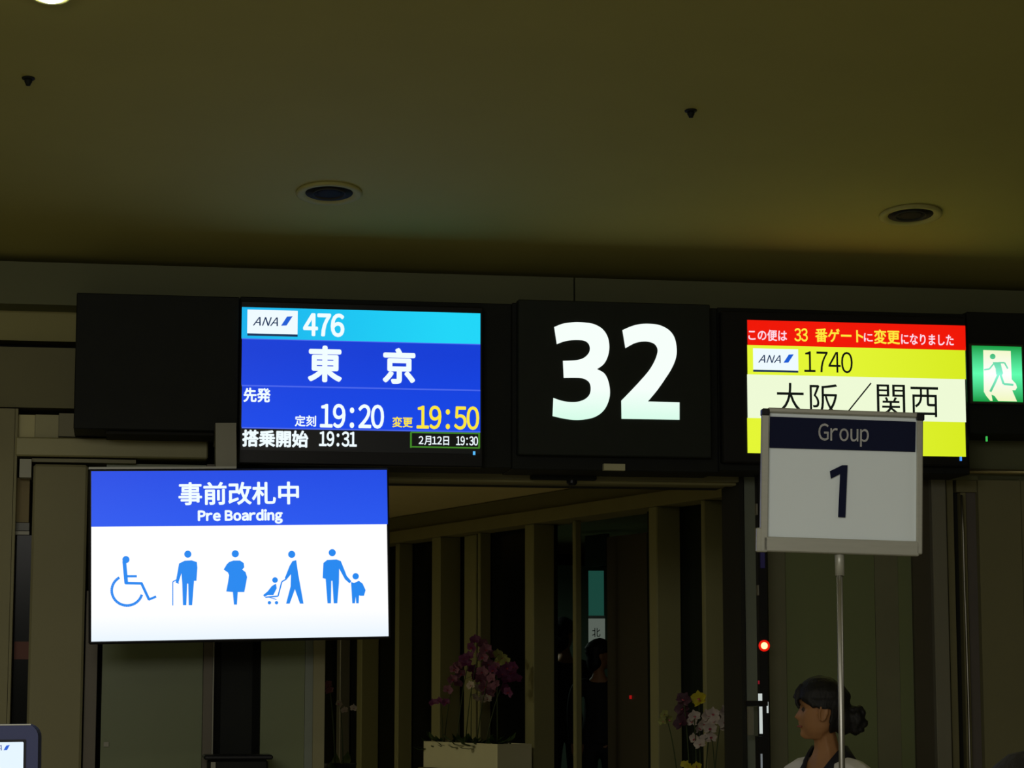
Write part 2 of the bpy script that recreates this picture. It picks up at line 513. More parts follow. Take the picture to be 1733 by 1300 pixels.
rl = obj('red_indicator', pbox(CF, 1065, 1177, 1067.3, 1183, 0.24, 0.008), glow('dim_red', (150, 16, 16)))
rl.matrix_world = CF.m
tag(rl, 'tiny red indicator light low on the dark door leaf between pillars', 'light')

# ------------------------------------------------------------------ sign housing
HF = Frame(WF.at((0, -0.32, 0)), WA)
def hrect(x0, y0, x1, y1, y=0): return HF.rect(x0, y0, x1, y1, y)
sh = thing('sign_housing', HF, 'long black sign housing spanning the gate wall above the opening', 'sign')
def hbox(name, x0, y0, x1, y1, yf, m, par, th=0.3, bev=0.004):
    return obj(name, pbox(HF, x0, y0, x1, y1, yf, th, bev), m, par)
hbox('blank_panel', 127, 499, 404, 728, -0.02, M_black, sh, th=0.33)
hbox('panel', 404.5, 508, 866, 789, 0.03, M_black, sh, th=0.28)
hbox('panel', 866.5, 517, 1215, 797, 0.03, M_black, sh, th=0.28)
hbox('panel', 1215.5, 526, 1638, 800, 0.03, M_black, sh, th=0.28)
hbox('panel', 1638.5, 534, 2100, 738, 0.03, M_black, sh, th=0.28)
hbox('lower_panel', 180, 728.5, 404, 736, 0.03, M_gap, sh, th=0.28, bev=0)
hbox('label_plate', 668, 782, 718, 789, -0.0, mat('plate_dim', (0.30, 0.28, 0.14), 0.5), sh, th=0.03, bev=0)
hbox('label_plate', 1022, 785, 1058, 796, -0.0, mat('plate_pale', (0.6, 0.58, 0.36), 0.5), sh, th=0.03, bev=0)
sn = thing('door_sensor', Frame(WF.at(tuple(WF.loc(952, 812, -0.04))), WA), 'dark automatic door sensor under the middle of the sign housing', 'sensor')
SNF = Frame(WF.at(tuple(WF.loc(952, 812, -0.04))), WA)
obj('body', pbox(SNF, 900, 797, 1010, 812, 0.0, 0.05, 0.004), M_black, sn)
a, b_, c, d = SNF.rect(960, 812, 978, 821, 0.01)
obj('eye', lathe([(0.0, c), ((b_ - a) / 2 * .7, c), ((b_ - a) / 2, c + .01), ((b_ - a) / 2, d + .004), (0, d + .004)], 16), M_bezel, sn).location = ((a + b_) / 2, 0.03, 0)

# ------------------------------------------------------------------ gate number box
GF = Frame(HF.at(tuple(HF.loc(1040, 770, -0.03))), WA)
gs = thing('gate_number_sign', GF, 'square black box with the large glowing pale green number 32', 'sign')
obj('box_face', pbox(GF, 877, 511, 1203, 772, 0, 0.058, 0.004), M_blackB, gs)
g3 = smooth_poly([
    [(338, 232), (400, 208), (470, 198), (530, 197), (620, 208), (690, 245), (730, 305), (742, 380), (730, 450), (700, 505), (652, 541)],
    [(652, 541), (705, 572), (735, 630), (747, 710), (735, 780), (700, 845), (640, 890), (560, 910), (480, 913), (400, 902), (326, 885)],
    [(326, 885), (332, 752)],
    [(332, 752), (390, 772), (450, 782), (510, 780), (565, 760), (598, 725), (606, 680), (596, 640), (565, 615), (520, 605), (408, 605)],
    [(408, 605), (402, 480)],
    [(402, 480), (500, 475), (555, 458), (590, 425), (600, 390), (590, 355), (560, 333), (510, 327), (450, 330), (400, 341), (357, 358)],
    [(357, 358), (338, 232)]])
g2 = smooth_poly([
    [(838, 255), (900, 228), (960, 212), (1030, 208), (1110, 218), (1180, 255), (1220, 310), (1236, 390), (1230, 460), (1200, 535), (1150, 615), (1090, 700), (1025, 778)],
    [(1025, 778), (1257, 785)], [(1257, 785), (1257, 912)], [(1257, 912), (832, 905)], [(832, 905), (830, 772)],
    [(830, 772), (900, 700), (970, 625), (1030, 555), (1070, 490), (1093, 430), (1095, 390), (1075, 358), (1040, 342), (990, 338), (930, 350), (860, 387)],
    [(860, 387), (838, 255)]])
gz = GF.loc(1040, 700, 0).z
GLYPH = glow('numeral_light', (176, 250, 214), 1.0, (246, 255, 250), 2, 0.02, 0.30)
for g in (g3, g2):
    obj('numeral', print_px(GF, [g], -0.003, 1560 / 360, 860, 500, th=0.002), GLYPH, gs)

# ------------------------------------------------------------------ flight displays
WHT = glow('screen_white', (238, 250, 255))
BLU = glow('screen_blue', (10, 72, 236), 1.0, (12, 60, 214), 2, 0.1, 0.5)
CYA = glow('screen_cyan', (8, 178, 236), 1.0, (28, 214, 248), 0, -0.5, 0.4)
LBL = glow('screen_pale_blue', (70, 100, 235))
BLK = glow('screen_black', (4, 5, 6))
YEL = glow('screen_yellow', (228, 246, 52), 1.0, (216, 236, 34), 0, -0.1, 0.5)
YTX = glow('screen_yellow_text', (250, 228, 60))
CRM = glow('screen_cream', (238, 250, 214))
RED = glow('screen_red', (240, 20, 4))
INK = glow('screen_ink', (10, 16, 14))
NAV = glow('logo_navy', (16, 44, 84))
LGB = glow('logo_blue', (24, 92, 214))
GRN = glow('screen_green_line', (60, 130, 34))
GRY = glow('screen_grey_line', (40, 60, 80))
PNK = glow('screen_pink_white', (250, 214, 228))
def fbox(fr, name, x0, y0, x1, y1, y, m, par, th=0.001):
    return obj(name, pbox(fr, x0, y0, x1, y1, y, th), m, par)
def logo(fr, x0, y0, x1, y1, y, par):
    """airline mark on white: slanted lettering, a blue slash, a dark strip below"""
    lg = fbox(fr, 'logo_panel', x0, y0, x1, y1 - (y1 - y0) * 0.09, y, WHT, par)
    w, h = x1 - x0, y1 - y0
    text(fr, 'ANA', (x0 + w * .11, y0 + h * .27, x0 + w * .61, y0 + h * .60), y - .001, NAV, par, 0.04, 0.35)
    sl = [(x0 + w * .67, y0 + h * .60), (x0 + w * .79, y0 + h * .245), (x0 + w * .90, y0 + h * .235), (x0 + w * .78, y0 + h * .59)]
    obj('logo_slash', print_px(fr, [sl], y - .001), LGB, par)
    fbox(fr, 'logo_strip', x0, y1 - h * .085, x1, y1, y, NAV, par)
    text(fr, 'A STAR ALLIANCE MEMBER', (x0 + w * .23, y1 - h * .075, x0 + w * .77, y1 - h * .012), y - .001, GRY, par)
F1 = Frame(HF.at(tuple(HF.loc(611, 790, -0.03))), WA)
fd = thing('flight_display', F1, 'blue flight screen of flight 476, between blank black panel and number 32', 'display', 'flight displays above the gate')
bz = obj('bezel', pbox(F1, 405, 514, 818, 788, 0, 0.058, 0.006), M_bezel, fd)
sc = obj('screen', pbox(F1, 409, 525, 813, 765, -0.003, 0.002), BLK, fd)
fbox(F1, 'cyan_band', 409, 525, 813, 577.5, -0.005, CYA, sc)
fbox(F1, 'pale_line', 409, 577.5, 813, 579, -0.005, LBL, sc)
fbox(F1, 'blue_band', 409, 579, 813, 655.5, -0.005, BLU, sc)
fbox(F1, 'pale_line', 409, 655.5, 813, 658, -0.005, LBL, sc)
fbox(F1, 'blue_band', 409, 658, 813, 726.4, -0.005, BLU, sc)
fbox(F1, 'pale_line', 409, 726.4, 813, 728.6, -0.005, LBL, sc)
logo(F1, 418.6, 525, 503.7, 569, -0.007, sc)
Y = -0.008
text(F1, '476', (513, 530, 583, 570), Y, WHT, sc, 0.10)
text(F1, '東', (521, 585, 579, 647), Y, WHT, sc, 0.10)
text(F1, '京', (647.6, 589, 703, 650), Y, WHT, sc, 0.10)
text(F1, '先発', (412, 656.5, 458, 681), Y, WHT, sc, 0.09)
text(F1, '定刻', (499, 703, 535, 722), Y, WHT, sc, 0.06)
text(F1, '19:20', (541.5, 684, 650, 725), Y, WHT, sc, 0.07)
text(F1, '変更', (664, 705.5, 698.5, 723.5), Y, YTX, sc, 0.06)
text(F1, '19:50', (705, 687, 811, 727), Y, YTX, sc, 0.06)
text(F1, '搭乗開始', (410, 728, 522, 757), Y, WHT, sc, 0.10)
text(F1, '19:31', (540, 730, 604, 756), Y, WHT, sc, 0.08)
for r in ((695, 731.5, 812, 734), (695, 756, 812, 758.5), (694, 732, 697, 758), (809.5, 732, 812.5, 758)):
    fbox(F1, 'green_frame', *r, -0.006, GRN, sc)
text(F1, '2月12日', (708.5, 738, 760, 753.5), Y, WHT, sc, 0.05, adv=0.6)
text(F1, '19:30', (772, 738.5, 809, 754), Y, WHT, sc, 0.05)
obj('status_light', pbox(F1, 800.5, 764, 804.5, 770, -0.004, 0.004), glow('led_blue', (90, 190, 255)), fd)

F2 = Frame(HF.at(tuple(HF.loc(1450, 780, -0.03))), WA)
fe = thing('flight_display', F2, 'red, yellow and cream flight screen of flight 1740, right of number 32', 'display', 'flight displays above the gate')
obj('bezel', pbox(F2, 1222, 531, 1637.5, 786, 0, 0.058, 0.006), M_bezel, fe)
sc = obj('screen', pbox(F2, 1265, 546.4, 1634, 770, -0.003, 0.002), BLK, fe)
fbox(F2, 'red_band', 1265, 546.4, 1634, 588.4, -0.005, RED, sc)
fbox(F2, 'yellow_band', 1265, 588.4, 1634, 637.8, -0.005, YEL, sc)
fbox(F2, 'cream_band', 1265, 637.8, 1634, 711, -0.005, CRM, sc)
fbox(F2, 'yellow_band', 1265, 711, 1634, 770, -0.005, YEL, sc)
logo(F2, 1274.7, 590.4, 1351, 630, -0.007, sc)
for s, bxx, m, bo in (('この便は', (1266.5, 558, 1332, 577), PNK, .06), ('33', (1344.4, 555.5, 1367, 578), YTX, .06),
                      ('番ゲート', (1379.6, 556.5, 1461, 580), YTX, .07), ('に', (1462, 564, 1477, 578.5), PNK, .06),
                      ('変更', (1479, 558, 1523, 582.6), YTX, .07), ('になりました', (1525, 565.7, 1614, 584), PNK, .06),
                      ('1740', (1361, 595, 1443, 631), INK, 0), ('大', (1314, 648, 1361, 700), INK, 0), ('阪', (1370.5, 650, 1419.6, 704), INK, 0),
                      ('／', (1430, 647, 1475.4, 703), INK, 0), ('関', (1484, 651, 1532, 706), INK, 0), ('西', (1541.4, 655, 1588, 706), INK, 0)):
    text(F2, s, bxx, Y, m, sc, bo)
obj('status_light', pbox(F2, 1624.5, 772, 1628, 780, -0.004, 0.004), glow('led_blue2', (70, 150, 255)), fe)

# ------------------------------------------------------------------ exit sign
F3 = Frame(HF.at(tuple(HF.loc(1690, 681, -0.0))), WA)
ex = thing('exit_sign', F3, 'glowing green and white exit sign with running figure, at right edge', 'sign')
obj('casing', pbox(F3, 1641, 582, 1734, 684, 0, 0.028, 0.004), mat('casing_green_grey', (0.05, 0.06, 0.035), 0.5), ex)
zz0, zz1 = F3.loc(1690, 681, 0).z, F3.loc(1690, 585, 0).z
EG = glow('exit_green', (16, 150, 58), 1.0, (96, 255, 176), 2, zz0, zz1, mid=True)
EW = glow('exit_white', (238, 246, 176), 1.0, (255, 255, 255), 2, zz0 - .02, zz1 + .02, mid=True)
EM = glow('exit_figure', (44, 176, 96), 1.0, (140, 250, 215), 2, zz0 + .02, zz1 - .03, mid=True)
pn = obj('face', pbox(F3, 1646, 586, 1730, 680, -0.003, 0.002), EG, ex)
obj('doorway_mark', print_px(F3, [[(640, 225), (1105, 240), (1122, 720), (1195, 800), (1212, 860), (1185, 905), (1130, 905), (1212, 1095), (760, 1085), (690, 1000), (650, 930)]], -0.005, 10, 1600, 570), EW, pn)
fig = [disc(800, 335, 47), [(800, 430), (930, 430), (975, 620), (950, 660), (860, 640), (850, 540)]]
fig += stroke([(830, 440), (745, 545), (655, 560)], 24) + stroke([(900, 440), (1000, 440), (1055, 540)], 26)
fig += stroke([(905, 620), (835, 780), (760, 930)], 40) + stroke([(925, 620), (985, 800), (1150, 815)], 36)
obj('running_figure', print_px(F3, fig, -0.007, 10, 1600, 570), EM, pn)
obj('floor_mark', print_px(F3, [[(780, 980), (830, 1000), (895, 1090), (800, 1090)]], -0.007, 10, 1600, 570), EG, pn)
ld = obj('indicator_light', pbox(HF, 1669.3, 738.5, 1671.5, 747, 0.02, 0.01), glow('led_green', (60, 190, 80)))
ld.matrix_world = HF.m
tag(ld, 'tiny green indicator light below the exit sign', 'light')

# ------------------------------------------------------------------ pre boarding screen
c0 = at(405, 940, 10.1)
TA = math.atan(0.198)
TF = Frame(c0, TA, -0.023)
tv = thing('boarding_display', TF, 'wide white and blue screen with five figures, hanging left below the flight displays', 'display')
obj('casing', pbox(TF, 150, 793, 660, 1086, 0.004, 0.05, 0.006), M_bezel, tv)
obj('top_highlight', pbox(TF, 150, 790, 400, 793.5, 0.0, 0.05), M_alu, tv)  # highlight on the bezel's top left edge, built as a pale strip
sc = obj('screen', pbox(TF, 154.5, 796.5, 655.5, 1081.5, 0.0, 0.003), glow('tv_white', (232, 244, 255), 1.0, (255, 255, 255), 2, -.36, -.24), tv)
fbox(TF, 'blue_band', 154.5, 796.5, 655.5, 889.5, -0.002, glow('tv_blue', (38, 88, 240), 1.0, (28, 72, 226), 2, .1, .4), sc)
text(TF, '事前改札中', (302, 815.5, 506, 854.6), -0.004, WHT, sc, 0.07)
text(TF, 'Pre Boarding', (334.7, 862, 478.5, 887), -0.004, WHT, sc, 0.12)
FB = glow('pictogram_blue', (34, 136, 240))
K = 1733 / 550
arc = [(268 + 82 * math.cos(math.radians(t)), 692 + 80 * math.sin(math.radians(t))) for t in range(-242, 18, 10)]
arc = [(268 + 82 * math.cos(math.radians(t)), 692 + 80 * math.sin(math.radians(t))) for t in range(16, 246, 8)]
picts = [
    [disc(262, 527, 19)] + stroke([(253, 535), (264, 655)], 20) + stroke([(264, 616), (320, 616)], 12) + stroke([(258, 652), (348, 654)], 14) + stroke([(344, 652), (386, 742)], 14) + stroke([(382, 741), (423, 724)], 12) + stroke(arc, 14),
    [disc(592, 498, 19), [(545, 548), (575, 533), (612, 531), (640, 540), (643, 570), (638, 640), (625, 640), (615, 770), (597, 770), (594, 655), (588, 655), (584, 770), (566, 770), (562, 650), (558, 600), (540, 655), (527, 650), (538, 590)]] + stroke([(512, 645), (512, 772)], 5) + stroke([(512, 645), (534, 634), (542, 655)], 6),
    [disc(845, 496, 19), [(812, 540), (835, 532), (870, 532), (890, 545), (893, 568), (882, 580), (900, 594), (908, 620), (903, 650), (893, 700), (858, 700), (854, 767), (838, 767), (832, 700), (797, 697), (806, 650), (812, 610), (806, 596), (783, 580), (800, 552)]],
    [disc(1146, 499, 19), [(1150, 535), (1170, 530), (1180, 600), (1209, 762), (1190, 762), (1163, 685), (1135, 762), (1116, 762), (1140, 670), (1142, 605), (1118, 634), (1109, 626), (1135, 560)],
     disc(1057, 636, 15), [(1040, 668), (1062, 655), (1066, 680), (1048, 716), (1018, 716), (1000, 726), (994, 716), (1018, 696)], disc(1027, 757, 9), disc(1065, 757, 9)] + stroke([(1118, 630), (1093, 645), (1073, 722), (1005, 728)], 7) + stroke([(1025, 728), (1065, 740)], 4),
    [disc(1362, 490, 19), [(1315, 545), (1335, 529), (1385, 526), (1408, 535), (1440, 615), (1464, 642), (1455, 654), (1430, 632), (1399, 575), (1398, 650), (1389, 760), (1370, 760), (1363, 640), (1357, 640), (1355, 760), (1337, 760), (1327, 630), (1311, 625)],
     disc(1487, 616, 17), [(1462, 646), (1478, 652), (1504, 640), (1524, 655), (1540, 690), (1531, 720), (1514, 720), (1505, 718), (1503, 760), (1490, 760), (1487, 725), (1483, 760), (1469, 760), (1465, 690)]],
]
for p in picts:
    obj('pictogram', print_px(TF, p, -0.004, K, 130, 780), FB, sc)
a, b_, c, d = TF.rect(365, 720, 400, 793, 0.06)
obj('hanger_post', bx(a, b_, 0.056, 0.12, -0.1, d + 0.01), M_greym, tv)
obj('hanger_plate', bx(a - .1, b_ + .1, 0.055, 0.075, -0.2, 0.2), M_bezel, tv)
obj('hanger_arm', bx(a, b_, 0.12, 0.2, d - 0.08, d - .0), M_bezel, tv)

# ------------------------------------------------------------------ group sign on a pole
g0 = at(1422, 815, 4.72)
PF = Frame(g0, 0.06, 0.028)
gp = thing('group_sign', Frame((g0.x, g0.y, 0)), 'white Group 1 placard in a silver frame on a slim pole', 'sign')
GI = Matrix.Translation(-Vector((g0.x, g0.y, 0))) @ PF.m
def gobj(name, bm, m, par=gp, smooth=False):
    bm.transform(GI)
    return obj(name, bm, m, par, smooth=smooth)
gobj('card', pbox(PF, 1296, 700, 1556, 920, 0.004, 0.006), M_paper)
gobj('header_print', print_px(PF, [[(1303, 705), (1550, 714), (1549, 765), (1302, 758)]], 0.002), M_navy)
gobj('numeral', print_px(PF, [[(515, 820), (577, 790), (604, 790), (593, 1052), (556, 1050), (566, 834), (520, 858)]], 0.001, 1486 / 503, 1230, 520), M_navy)
t = text(PF, 'Group', (1385, 718, 1470.4, 755), 0.0, M_pgrey, gp, 0.02)
t.data.transform(GI)
for nm, r in (('frame_side', (1289, 693, 1301, 934)), ('frame_side', (1552, 701, 1562, 938)), ('frame_top', (1300, 694, 1553, 702)), ('frame_bottom', (1292, 912, 1556, 937))):
    b = pbox(PF, *r, -0.004, 0.02, 0.002)
    gobj(nm, b, M_alu)
for r in ((1290, 691, 1303, 703), (1552, 700, 1565, 712)):
    gobj('corner_cap', pbox(PF, *r, -0.006, 0.024, 0.002), M_bezel)
for r in ((1281, 893, 1290, 934), (1553, 902, 1559, 938)):
    gobj('clip', pbox(PF, *r, -0.002, 0.016, 0.002), M_alu)
pt = at(1421, 936, 4.73); pb = at(1425, 1290, 4.73)
px_, py_ = (pt.x + pb.x) / 2 - g0.x, 0.012
obj('pole', tube([(pt.x - g0.x, py_, pt.z + .02), (pb.x - g0.x, py_, pb.z), (pb.x - g0.x + .003, py_, 0.03)], 0.0063, 16), M_chrome, gp, smooth=True)
obj('socket', tube([(pt.x - g0.x, py_, pt.z - .045), (pt.x - g0.x, py_, pt.z + .01)], 0.0095, 16), M_alu, gp, smooth=True)
bs = obj('base', lathe([(0, 0), (0.15, 0), (0.15, 0.012), (0.13, 0.022), (0.02, 0.03), (0.012, 0.05), (0, 0.05)], 40), M_alu, gp, smooth=True)
bs.location = (pb.x - g0.x + .003, py_, 0)

# ------------------------------------------------------------------ steel gate post with lamps beside the opening
q0 = WF.loc(1291, 1290, -0.12)
QF = Frame(WF.at((q0.x, -0.12, 0)), WA)
qp = thing('gate_post', QF, 'dark steel post with a bright red lamp beside the gate opening', 'post')
def qbox(name, r, y, m, th=0.02, bev=0.002, floor=False):
    a, b_, c, d = QF.rect(*r, y)
    return obj(name, bx(a, b_, y, y + th, 0 if floor else c, d, bev), m, qp)
qbox('core', (1285, 800, 1299, 1290), 0.0, M_bezel, 0.05, floor=True)
qbox('steel_strip', (1279.5, 852, 1283, 872), -0.004, M_chrome, 0.02)
qbox('steel_bracket', (1279, 893, 1285, 933), -0.008, M_alu, 0.02)
qbox('violet_tag', (1287, 935, 1295, 962), -0.006, mat('violet_tag', (0.06, 0.05, 0.30), 0.5), 0.006)
qbox('steel_strip', (1282, 990, 1285, 1008), -0.004, M_chrome, 0.02)
for r, nm in (((1283.5, 1174, 1290, 1186), 'lamp_window'), ((1285.5, 1196, 1290.5, 1242), 'lamp_window'), ((1298, 1188, 1300.5, 1207), 'lamp_window')):
    qbox(nm, r, -0.005, glow('lamp_window_white', (196, 204, 200)), 0.004, 0.0)
qbox('lamp_window', (1287.5, 1276, 1290.5, 1300), -0.005, glow('lamp_window_dim', (110, 115, 118)), 0.004, 0)
qbox('collar', (1262, 1186, 1300, 1195), -0.012, M_bezel, 0.03)
qbox('side_plate', (1266, 1196, 1276, 1245), -0.01, M_greym, 0.02)
qbox('foot_housing', (1284, 1246, 1303, 1290), -0.003, M_bezel, 0.06, floor=True)
a, b_, c, d = QF.rect(1288, 1087, 1299, 1099, -0.006)
r_ = (b_ - a) / 2
lamp = lathe([(0, 0), (r_, 0), (r_, .006), (r_ * .7, .012), (0, .014)], 20)
lamp.transform(Matrix.Rotation(math.pi / 2, 4, 'X'))
l_ = obj('red_lamp', lamp, glow('red_lamp', (255, 176, 96), 5.0), qp, smooth=True)
l_.location = ((a + b_) / 2, -0.001, (c + d) / 2)
hs = lathe([(r_ * 1.02, 0), (r_ * 1.7, 0), (r_ * 1.7, .007), (r_ * 1.02, .007), (r_ * 1.02, 0)], 20)
hs.transform(Matrix.Rotation(math.pi / 2, 4, 'X'))
obj('lamp_halo', hs, glow('red_halo', (226, 20, 6)), qp, smooth=True).location = ((a + b_) / 2, -0.001, (c + d) / 2)  # glowing ring stands in for the red halo around the lamp
qbox('red_indicator', (1283, 1152, 1285.5, 1158), -0.004, glow('dim_red2', (120, 14, 30)), 0.003, 0)

# ------------------------------------------------------------------ machine in front of the black door
mf = WF.loc(404, 1290, -0.25)
MF = Frame(WF.at((mf.x, -0.25, 0)), WA)
mc = thing('gate_machine', MF, 'squat black gate machine in front of the black door', 'machine')
a, b_, c, d = MF.rect(345, 1278, 462, 1300, 0)
obj('body', bx(a + .02, b_ - .02, 0, 0.2, 0, d - .02, 0.01), M_black, mc)
obj('lid', bx(a, b_, -0.01, 0.21, d - .02, d, 0.006), M_bezel, mc)
obj('side_rail', bx(a + .03, a + .05, -0.012, 0.0, 0.2, d - .03), M_greym, mc)

# ------------------------------------------------------------------ kiosk screen, lower left
k0 = at(0, 1300, 4.0)
KF = Frame((k0.x - 0.02, 4.0, k0.z), 0.0, -0.012)
kk = thing('kiosk_screen', Frame((k0.x - .02, 4.0, 0)), 'dark blue framed kiosk screen cut off at the lower left corner', 'kiosk')
KI = Matrix.Translation(-Vector((k0.x - .02, 4.0, 0))) @ KF.m
xr = KF.loc(64, 1280).x; zt = KF.loc(30, 1225.5).z
def rrect(x0, x1, z0, z1, r, n=6):
    p = []
    for cx_, cz_, a0 in ((x1 - r, z1 - r, 0), (x0 + r, z1 - r, 90), (x0 + r, z0 + r, 180), (x1 - r, z0 + r, 270)):
        for k in range(n + 1):
            t = math.radians(a0 + 90 * k / n)
            p.append((cx_ + r * math.cos(t), cz_ + r * math.sin(t)))
    return p
def kobj(name, b, m):
    b.transform(KI)
    return obj(name, b, m, kk)
x0k = xr - 0.36; z0k = zt - 0.26
b = plate([rrect(x0k, xr, z0k, zt, 0.022)], 0.0, 0.03)
bk = plate([rrect(x0k, xr, z0k, zt, 0.022)], 0.03)
merge(b, bk)
kobj('frame', b, mat('navy_plastic', (0.035, 0.045, 0.14), 0.6, var=0.05))
kobj('top_edge', plate([rrect(x0k + .01, xr - .012, zt - .0022, zt - .0002, 0.0005, 2)], -0.0015), M_alu)
xs1 = KF.loc(40, 1280).x; zs1 = KF.loc(20, 1256).z
kobj('inner_frame', plate([rrect(x0k + .02, xs1 + .004, z0k + .03, zs1 + .004, 0.002)], -0.001), M_bezel)
kobj('screen', plate([rrect(x0k + .025, xs1, z0k + .035, zs1, 0.002)], -0.002), glow('kiosk_white', (228, 244, 255)))
kobj('logo_slash', print_px(KF, [[(6, 1270), (10.5, 1262), (16.5, 1261), (12, 1269.5)]], -0.003), LGB)
t = text(KF, 'ANA', (-32, 1261.5, 3, 1270.5), -0.003, glow('logo_grey_navy', (70, 80, 150)), kk, 0.0, 0.35)
t.data.transform(KI)
xc = (x0k + xr) / 2
obj('stand', bx(xc - .03, xc + .03, 0.035, 0.075, 0.02, k0.z + z0k + 0.2, 0.006), M_greym, kk)
obj('base', bx(xc - .2, xc + .2, -0.12, 0.22, 0, 0.02, 0.006), M_greym, kk)

# ------------------------------------------------------------------ ceiling fittings
def ceil_at(px, py):
    o = KF_.i @ CAMP
    d = KF_.i.to_3x3() @ ray(px, py)
    return KF_.m @ (o + d * (-o.z / d.z))
def downlight(px, py, rad, label, lit=False):
    p = ceil_at(px, py)
    rad = rad * p.y / FPX
    fr = Frame((p.x, p.y, p.z), WA, 0, -SLOPE)
    t = thing('downlight', fr, label, 'light', 'round recessed ceiling lights')
    r = rad
    obj('trim_ring', lathe([(r, -0.001), (r * 1.0, -0.010), (r * .94, -0.015), (r * .80, -0.013), (r * .73, -0.0062), (r * .70, -0.001)], 40), mat('trim_white', (0.46, 0.43, 0.15), 0.7, spec=0.2), t, smooth=True)
    obj('reflector', lathe([(r * .72, -0.005), (r * .70, -0.0035), (r * .52, -0.0025), (r * .5, -0.0022)], 40), M_gap if not lit else mat('lit_reflector', (.8, .8, .7), 0.3), t, smooth=True)  # unlit fittings: the shade of the recess is painted as a near-black face
    if lit:
        obj('lamp', lathe([(0, -0.030), (r * .35, -0.028), (r * .62, -0.018), (r * .68, -0.006), (0, -0.006)], 32), glow('lamp_glow', (246, 255, 236), 12.0), t, smooth=True)
    else:
        obj('inner_ring', lathe([(r * .46, -0.003), (r * .48, -0.012), (r * .5, -0.012), (r * .5, -0.003)], 32), mat('ring_dim', (0.05, 0.05, 0.04), 0.7, spec=0.2), t, smooth=True)
        obj('lamp', lathe([(0, -0.010), (r * .3, -0.008), (r * .44, -0.003), (0, -0.003)], 24), mat('lamp_off', (0.02, 0.02, 0.018), 0.7, spec=0.1), t, smooth=True)
    return t
downlight(557, 325, 57, 'unlit round ceiling light above the blue flight screen')
downlight(1541, 362, 54, 'unlit round ceiling light at the right above the yellow flight screen')
downlight(86, -12, 38, 'brightly lit round ceiling light at the top left corner', lit=True)
p = ceil_at(86, -14)
pl = bpy.data.lights.new('downlight_lamp', 'SPOT'); pl.energy = 8; pl.spot_size = 2.4; pl.shadow_soft_size = 0.05; pl.color = (1, .97, .85)
o = bpy.data.objects.new('downlight_lamp', pl); o.location = (p.x, p.y, p.z - 0.06); COL.objects.link(o)
for px, py, lb_ in ((48, 132, 'small dark ceiling sprinkler below the bright light at top left'), (1169, 187, 'small dark ceiling sprinkler above the number 32 at upper right')):
    p = ceil_at(px, py)
    t = thing('sprinkler', Frame((p.x, p.y, p.z), WA, 0, -SLOPE), lb_, 'sprinkler', 'ceiling sprinklers')
    obj('cover', lathe([(0.024, -0.0005), (0.023, -0.004), (0.016, -0.006), (0, -0.006)], 20), M_black, t, smooth=True)
    obj('nozzle', lathe([(0.0, -0.030), (0.008, -0.029), (0.010, -0.022), (0.014, -0.016), (0.014, -0.0065), (0, -0.0065)], 16), M_black, t, smooth=True)

# ------------------------------------------------------------------ orchids
def petal(L, Wd, ang, tilt, cup=0.15):
    b = bmesh.new()
    rows = []
    for i in range(5):
        t = i / 4
        w = Wd * math.sin(math.pi * min(1, 0.12 + t * 0.86)) ** 0.8 * 0.5 if i < 4 else 0.0
        z = cup * L * math.sin(t * 1.9)
        rows.append([b.verts.new((w * s, t * L, z + abs(s) * 0.1 * Wd)) for s in ((-1, 0, 1) if i not in (4,) else (0,))])
    for i in range(3):
        for k in range(2):
            b.faces.new((rows[i][k], rows[i][k + 1], rows[i + 1][k + 1], rows[i + 1][k]))
    b.faces.new((rows[3][0], rows[3][1], rows[4][0])); b.faces.new((rows[3][1], rows[3][2], rows[4][0]))
    b.transform(Matrix.Rotation(ang, 4, 'Z') @ Matrix.Rotation(tilt, 4, 'X'))
    return b
def bloom_mesh(R_):
    b = bmesh.new()
    for ang, w, l in ((0, .62, 1), (120, .62, .95), (-120, .62, .95), (72, 1.05, 1), (-72, 1.05, 1)):
        merge(b, petal(R_ * l, R_ * w, math.radians(ang), 0.15))
    bmesh.ops.transform(b, matrix=Matrix.Rotation(math.pi / 2, 4, 'X'), verts=b.verts)   # faces -Y
    return b
def lip_mesh(R_):
    b = petal(R_ * .45, R_ * .4, math.pi, 0.7, 0.4)
    bmesh.ops.transform(b, matrix=Matrix.Rotation(math.pi / 2, 4, 'X') @ Matrix.Translation((0, 0, 0.004)), verts=b.verts)
    return b
PINK = mat('pink_petal', (0.27, 0.10, 0.18), 0.6, var=0.3, scale=60)
PURP = mat('purple_petal', (0.15, 0.022, 0.12), 0.6, var=0.3, scale=60)
DARKP = mat('dark_maroon_petal', (0.07, 0.02, 0.04), 0.6, var=0.3, scale=60)
WPET = mat('white_petal', (0.60, 0.52, 0.46), 0.6, var=0.15, scale=60)
YPET = mat('yellow_petal', (0.60, 0.52, 0.02), 0.6, var=0.15, scale=60)
YGRN = mat('yellow_green_petal', (0.28, 0.30, 0.08), 0.6, var=0.2, scale=60)
STEM = mat('orchid_stem', (0.06, 0.09, 0.03), 0.6, var=0.3, scale=30)
LEAF = mat('orchid_leaf', (0.03, 0.07, 0.02), 0.4, var=0.3, scale=20)
LIP = mat('orchid_lip', (0.35, 0.04, 0.08), 0.5)
BL, LP = {}, {}
